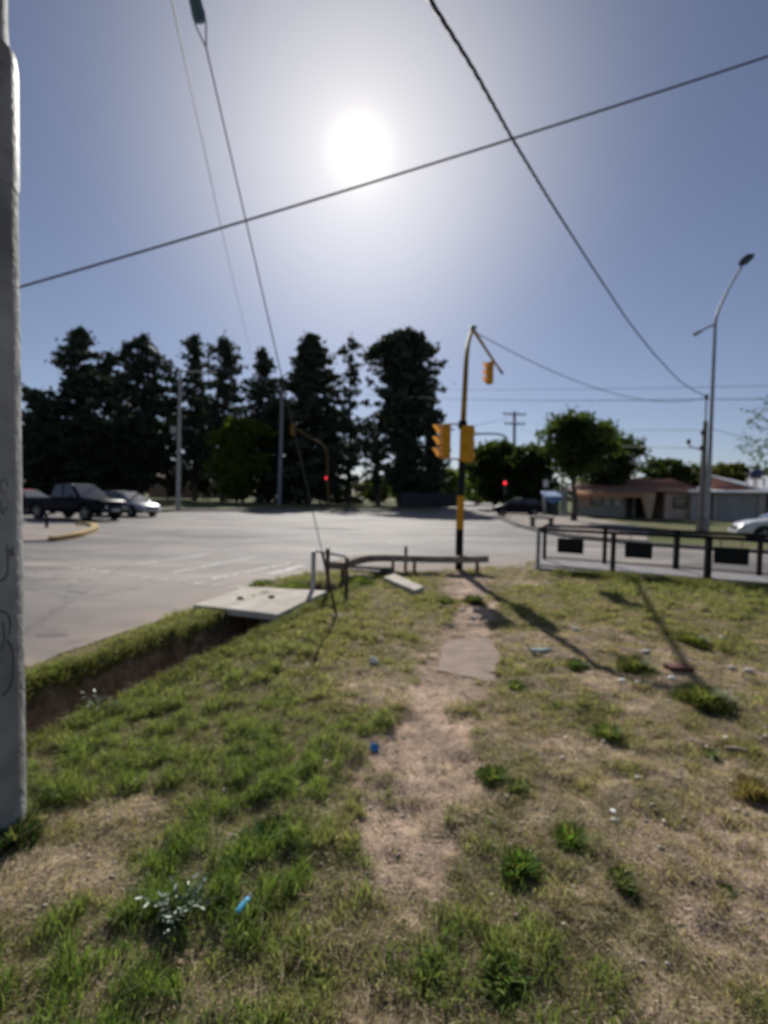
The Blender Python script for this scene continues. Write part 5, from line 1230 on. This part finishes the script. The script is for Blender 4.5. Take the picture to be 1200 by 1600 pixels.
ST = [(722, 960, .055, 'left piece of the pale rubble pair beside the path', m_stone), (739, 969, .075, 'right larger piece of the pale rubble pair', m_stone), (971, 1076, .04, 'leftmost white stone in the row before the red brick', m_white),
      (996, 1079, .045, 'second white stone in the row before the red brick', m_stone), (1012, 1080, .035, 'third white stone in the row before the red brick', m_stone), (1049, 1074, .04, 'white stone nearest below the red brick', m_white),
      (900, 993, .06, 'white stone beside the signal pole shadow', m_stone), (1009, 1031, .06, 'pale round stone left of the red brick', m_stone), (931, 1115, .03, 'small tan stone above the light green tuft', m_tan),
      (879, 1198, .02, 'small white stone left of the dry lawn centre', m_stone), (997, 1231, .03, 'pink white stone below the light green tuft', m_stone), (958, 1282, .022, 'upper of two white bits low on the right lawn', m_white),
      (960, 1298, .026, 'lower of two white bits low on the right lawn', m_stone), (1134, 1166, .025, 'upright white chip near the right bare soil', m_white), (1144, 1053, .045, 'pale stone right of the red brick', m_stone),
      (1170, 1058, .05, 'light grey stone near the right border', m_stone), (535, 1338, .016, 'orange tan stone left of the path low down', m_tan), (280, 1530, .014, 'pink stone at the bottom left lawn', m_tan),
      (595, 1005, .05, 'pale flat stone behind the white scrap', m_stone), (1128, 1005, .05, 'pinkish stone in the far right lawn', m_stone), (400, 1150, .02, 'white speck of stone on the left lawn', m_white), (84, 1240, .014, 'white stone near the grey pole foot', m_white)]
for i, (a, b, r, lab, mm) in enumerate(ST): place('stone', lump(r*.9, i, (1, .8, .55)), mm, a, b, lab, 'stone', i*1.3, .008, SG)
# broken rubble along the path edge counts as gravel; paper scrap
me = lump(.04, 77, (1, .8, .9)); place('paper_scrap', me, m_white, 584, 1046, 'crumpled white paper scrap left of the stone slab', 'paper', 0, .025)
def lighter():
    p = G(382, 1458); rz = math.atan2(G(396, 1443).y-G(372, 1470).y, G(396, 1443).x-G(372, 1470).x)
    t = empty('cigarette_lighter', (p.x, p.y, hgt(p.x, p.y)+.042), rz, 'light blue plastic lighter lying in the grass', 'lighter')
    t.rotation_euler = (0, -.12, rz)
    s = MB(); n = 14; ring = lambda x, k: [Vector((x, math.cos(i/n*6.283)*.0125*k, math.sin(i/n*6.283)*.0075*k)) for i in range(n)]
    s.loft([ring(-.04, .85), ring(-.037, 1), ring(.018, 1), ring(.02, .95)]); s.build('body', mat('light_blue_plastic', (.10, .52, .90), .3), t)
    s = MB(); s.loft([ring(.0205, .8), ring(.034, .8), ring(.036, .6)]); s.build('metal_hood', m_chrome, t)
    s = MB(); s.tube([(.031, -.004, .008), (.031, .004, .008)], .004, 8); s.build('spark_wheel', m_galv, t)
lighter()
def cap():
    p = G(584, 1181); t = empty('bottle_cap', (p.x, p.y, hgt(p.x, p.y)+.012), 0, 'blue screw cap lying on the bare path edge', 'bottle cap'); t.rotation_euler = (.9, .1, .2)
    s = MB(); n = 24; ring = lambda z, r: [Vector((math.cos(i/n*6.283)*r, math.sin(i/n*6.283)*r, z)) for i in range(n)]
    s.loft([ring(-.014, .027), ring(.012, .0275), ring(.016, .025)]); s.build('cap', mat('blue_plastic', (.05, .28, .60), .35), t)
    s = MB(); s.loft([ring(-.02, .0275), ring(-.0155, .0275)]); s.build('seal_ring', mat_or('blue_plastic', (.05, .28, .60)), t)
cap()
s = MB(); s.box(-.115, .115, -.05, .05, -.02, .04); br = s.build('brick', mat('red_brick', (.17, .05, .04), .9, (.12, .06, .045), 20, .5, 60), bevel=.006)
p = G(1060, 1058); br.location = (p.x, p.y, hgt(p.x, p.y)); br.rotation_euler = (.05, .04, .1); tag(br, 'broken red brick in the grass under the arm shadow', 'brick')
def stick(a, b, r, label, m):
    p, q = G(*a), G(*b); p.z = hgt(p.x, p.y)+r+.012; q.z = hgt(q.x, q.y)+r+.018; mid = (p+q)/2+Vector((.004, .006, .004)); c = (p+q)/2
    s = MB(); s.tube([p-c, mid-c, q-c], [r, r*1.1, r*.7], 6); o = s.build('stick', m); o.location = c; tag(o, label, 'stick', 'sticks on the lawn')
m_stick = mat('dry_stick', (.42, .34, .24), .85, (.3, .23, .15), 30)
stick((470, 1384), (494, 1364), .004, 'pale stick left of the path in the lower lawn', m_stick); stick((376, 1452), (379, 1424), .0035, 'pale stick just above the blue lighter', m_stick)
stick((1132, 1182), (1170, 1192), .012, 'curved pale stick on the right bare soil', m_stick); stick((436, 1590), (441, 1560), .003, 'straight straw stalk at the bottom edge', m_stick)
stick((488, 1330), (500, 1318), .003, 'short twig in the lush left lawn', m_stick)
# flattened plastic bottle near the signal shadow
def bottle():
    p = G(845, 1027); t = empty('plastic_bottle', (p.x, p.y, hgt(p.x, p.y)+.03), .15, 'crushed pale green plastic bottle on the dry lawn', 'bottle')
    s = MB(); n = 12; ring = lambda x, k, f: [Vector((x, math.cos(i/n*6.283)*.038*k, math.sin(i/n*6.283)*.038*k*f)) for i in range(n)]
    s.loft([ring(-.11, .8, .7), ring(-.09, 1, .6), ring(-.02, 1.05, .35), ring(.05, .95, .6), ring(.085, .5, .9), ring(.10, .36, 1), ring(.115, .36, 1)]); s.build('body', mat('pale_green_plastic', (.42, .55, .46), .35), t)
    s = MB(); s.tube([(.116, 0, 0), (.13, 0, 0)], .016, 10); s.build('cap', mat_or('plate_white', (.55, .55, .55)), t)
bottle()
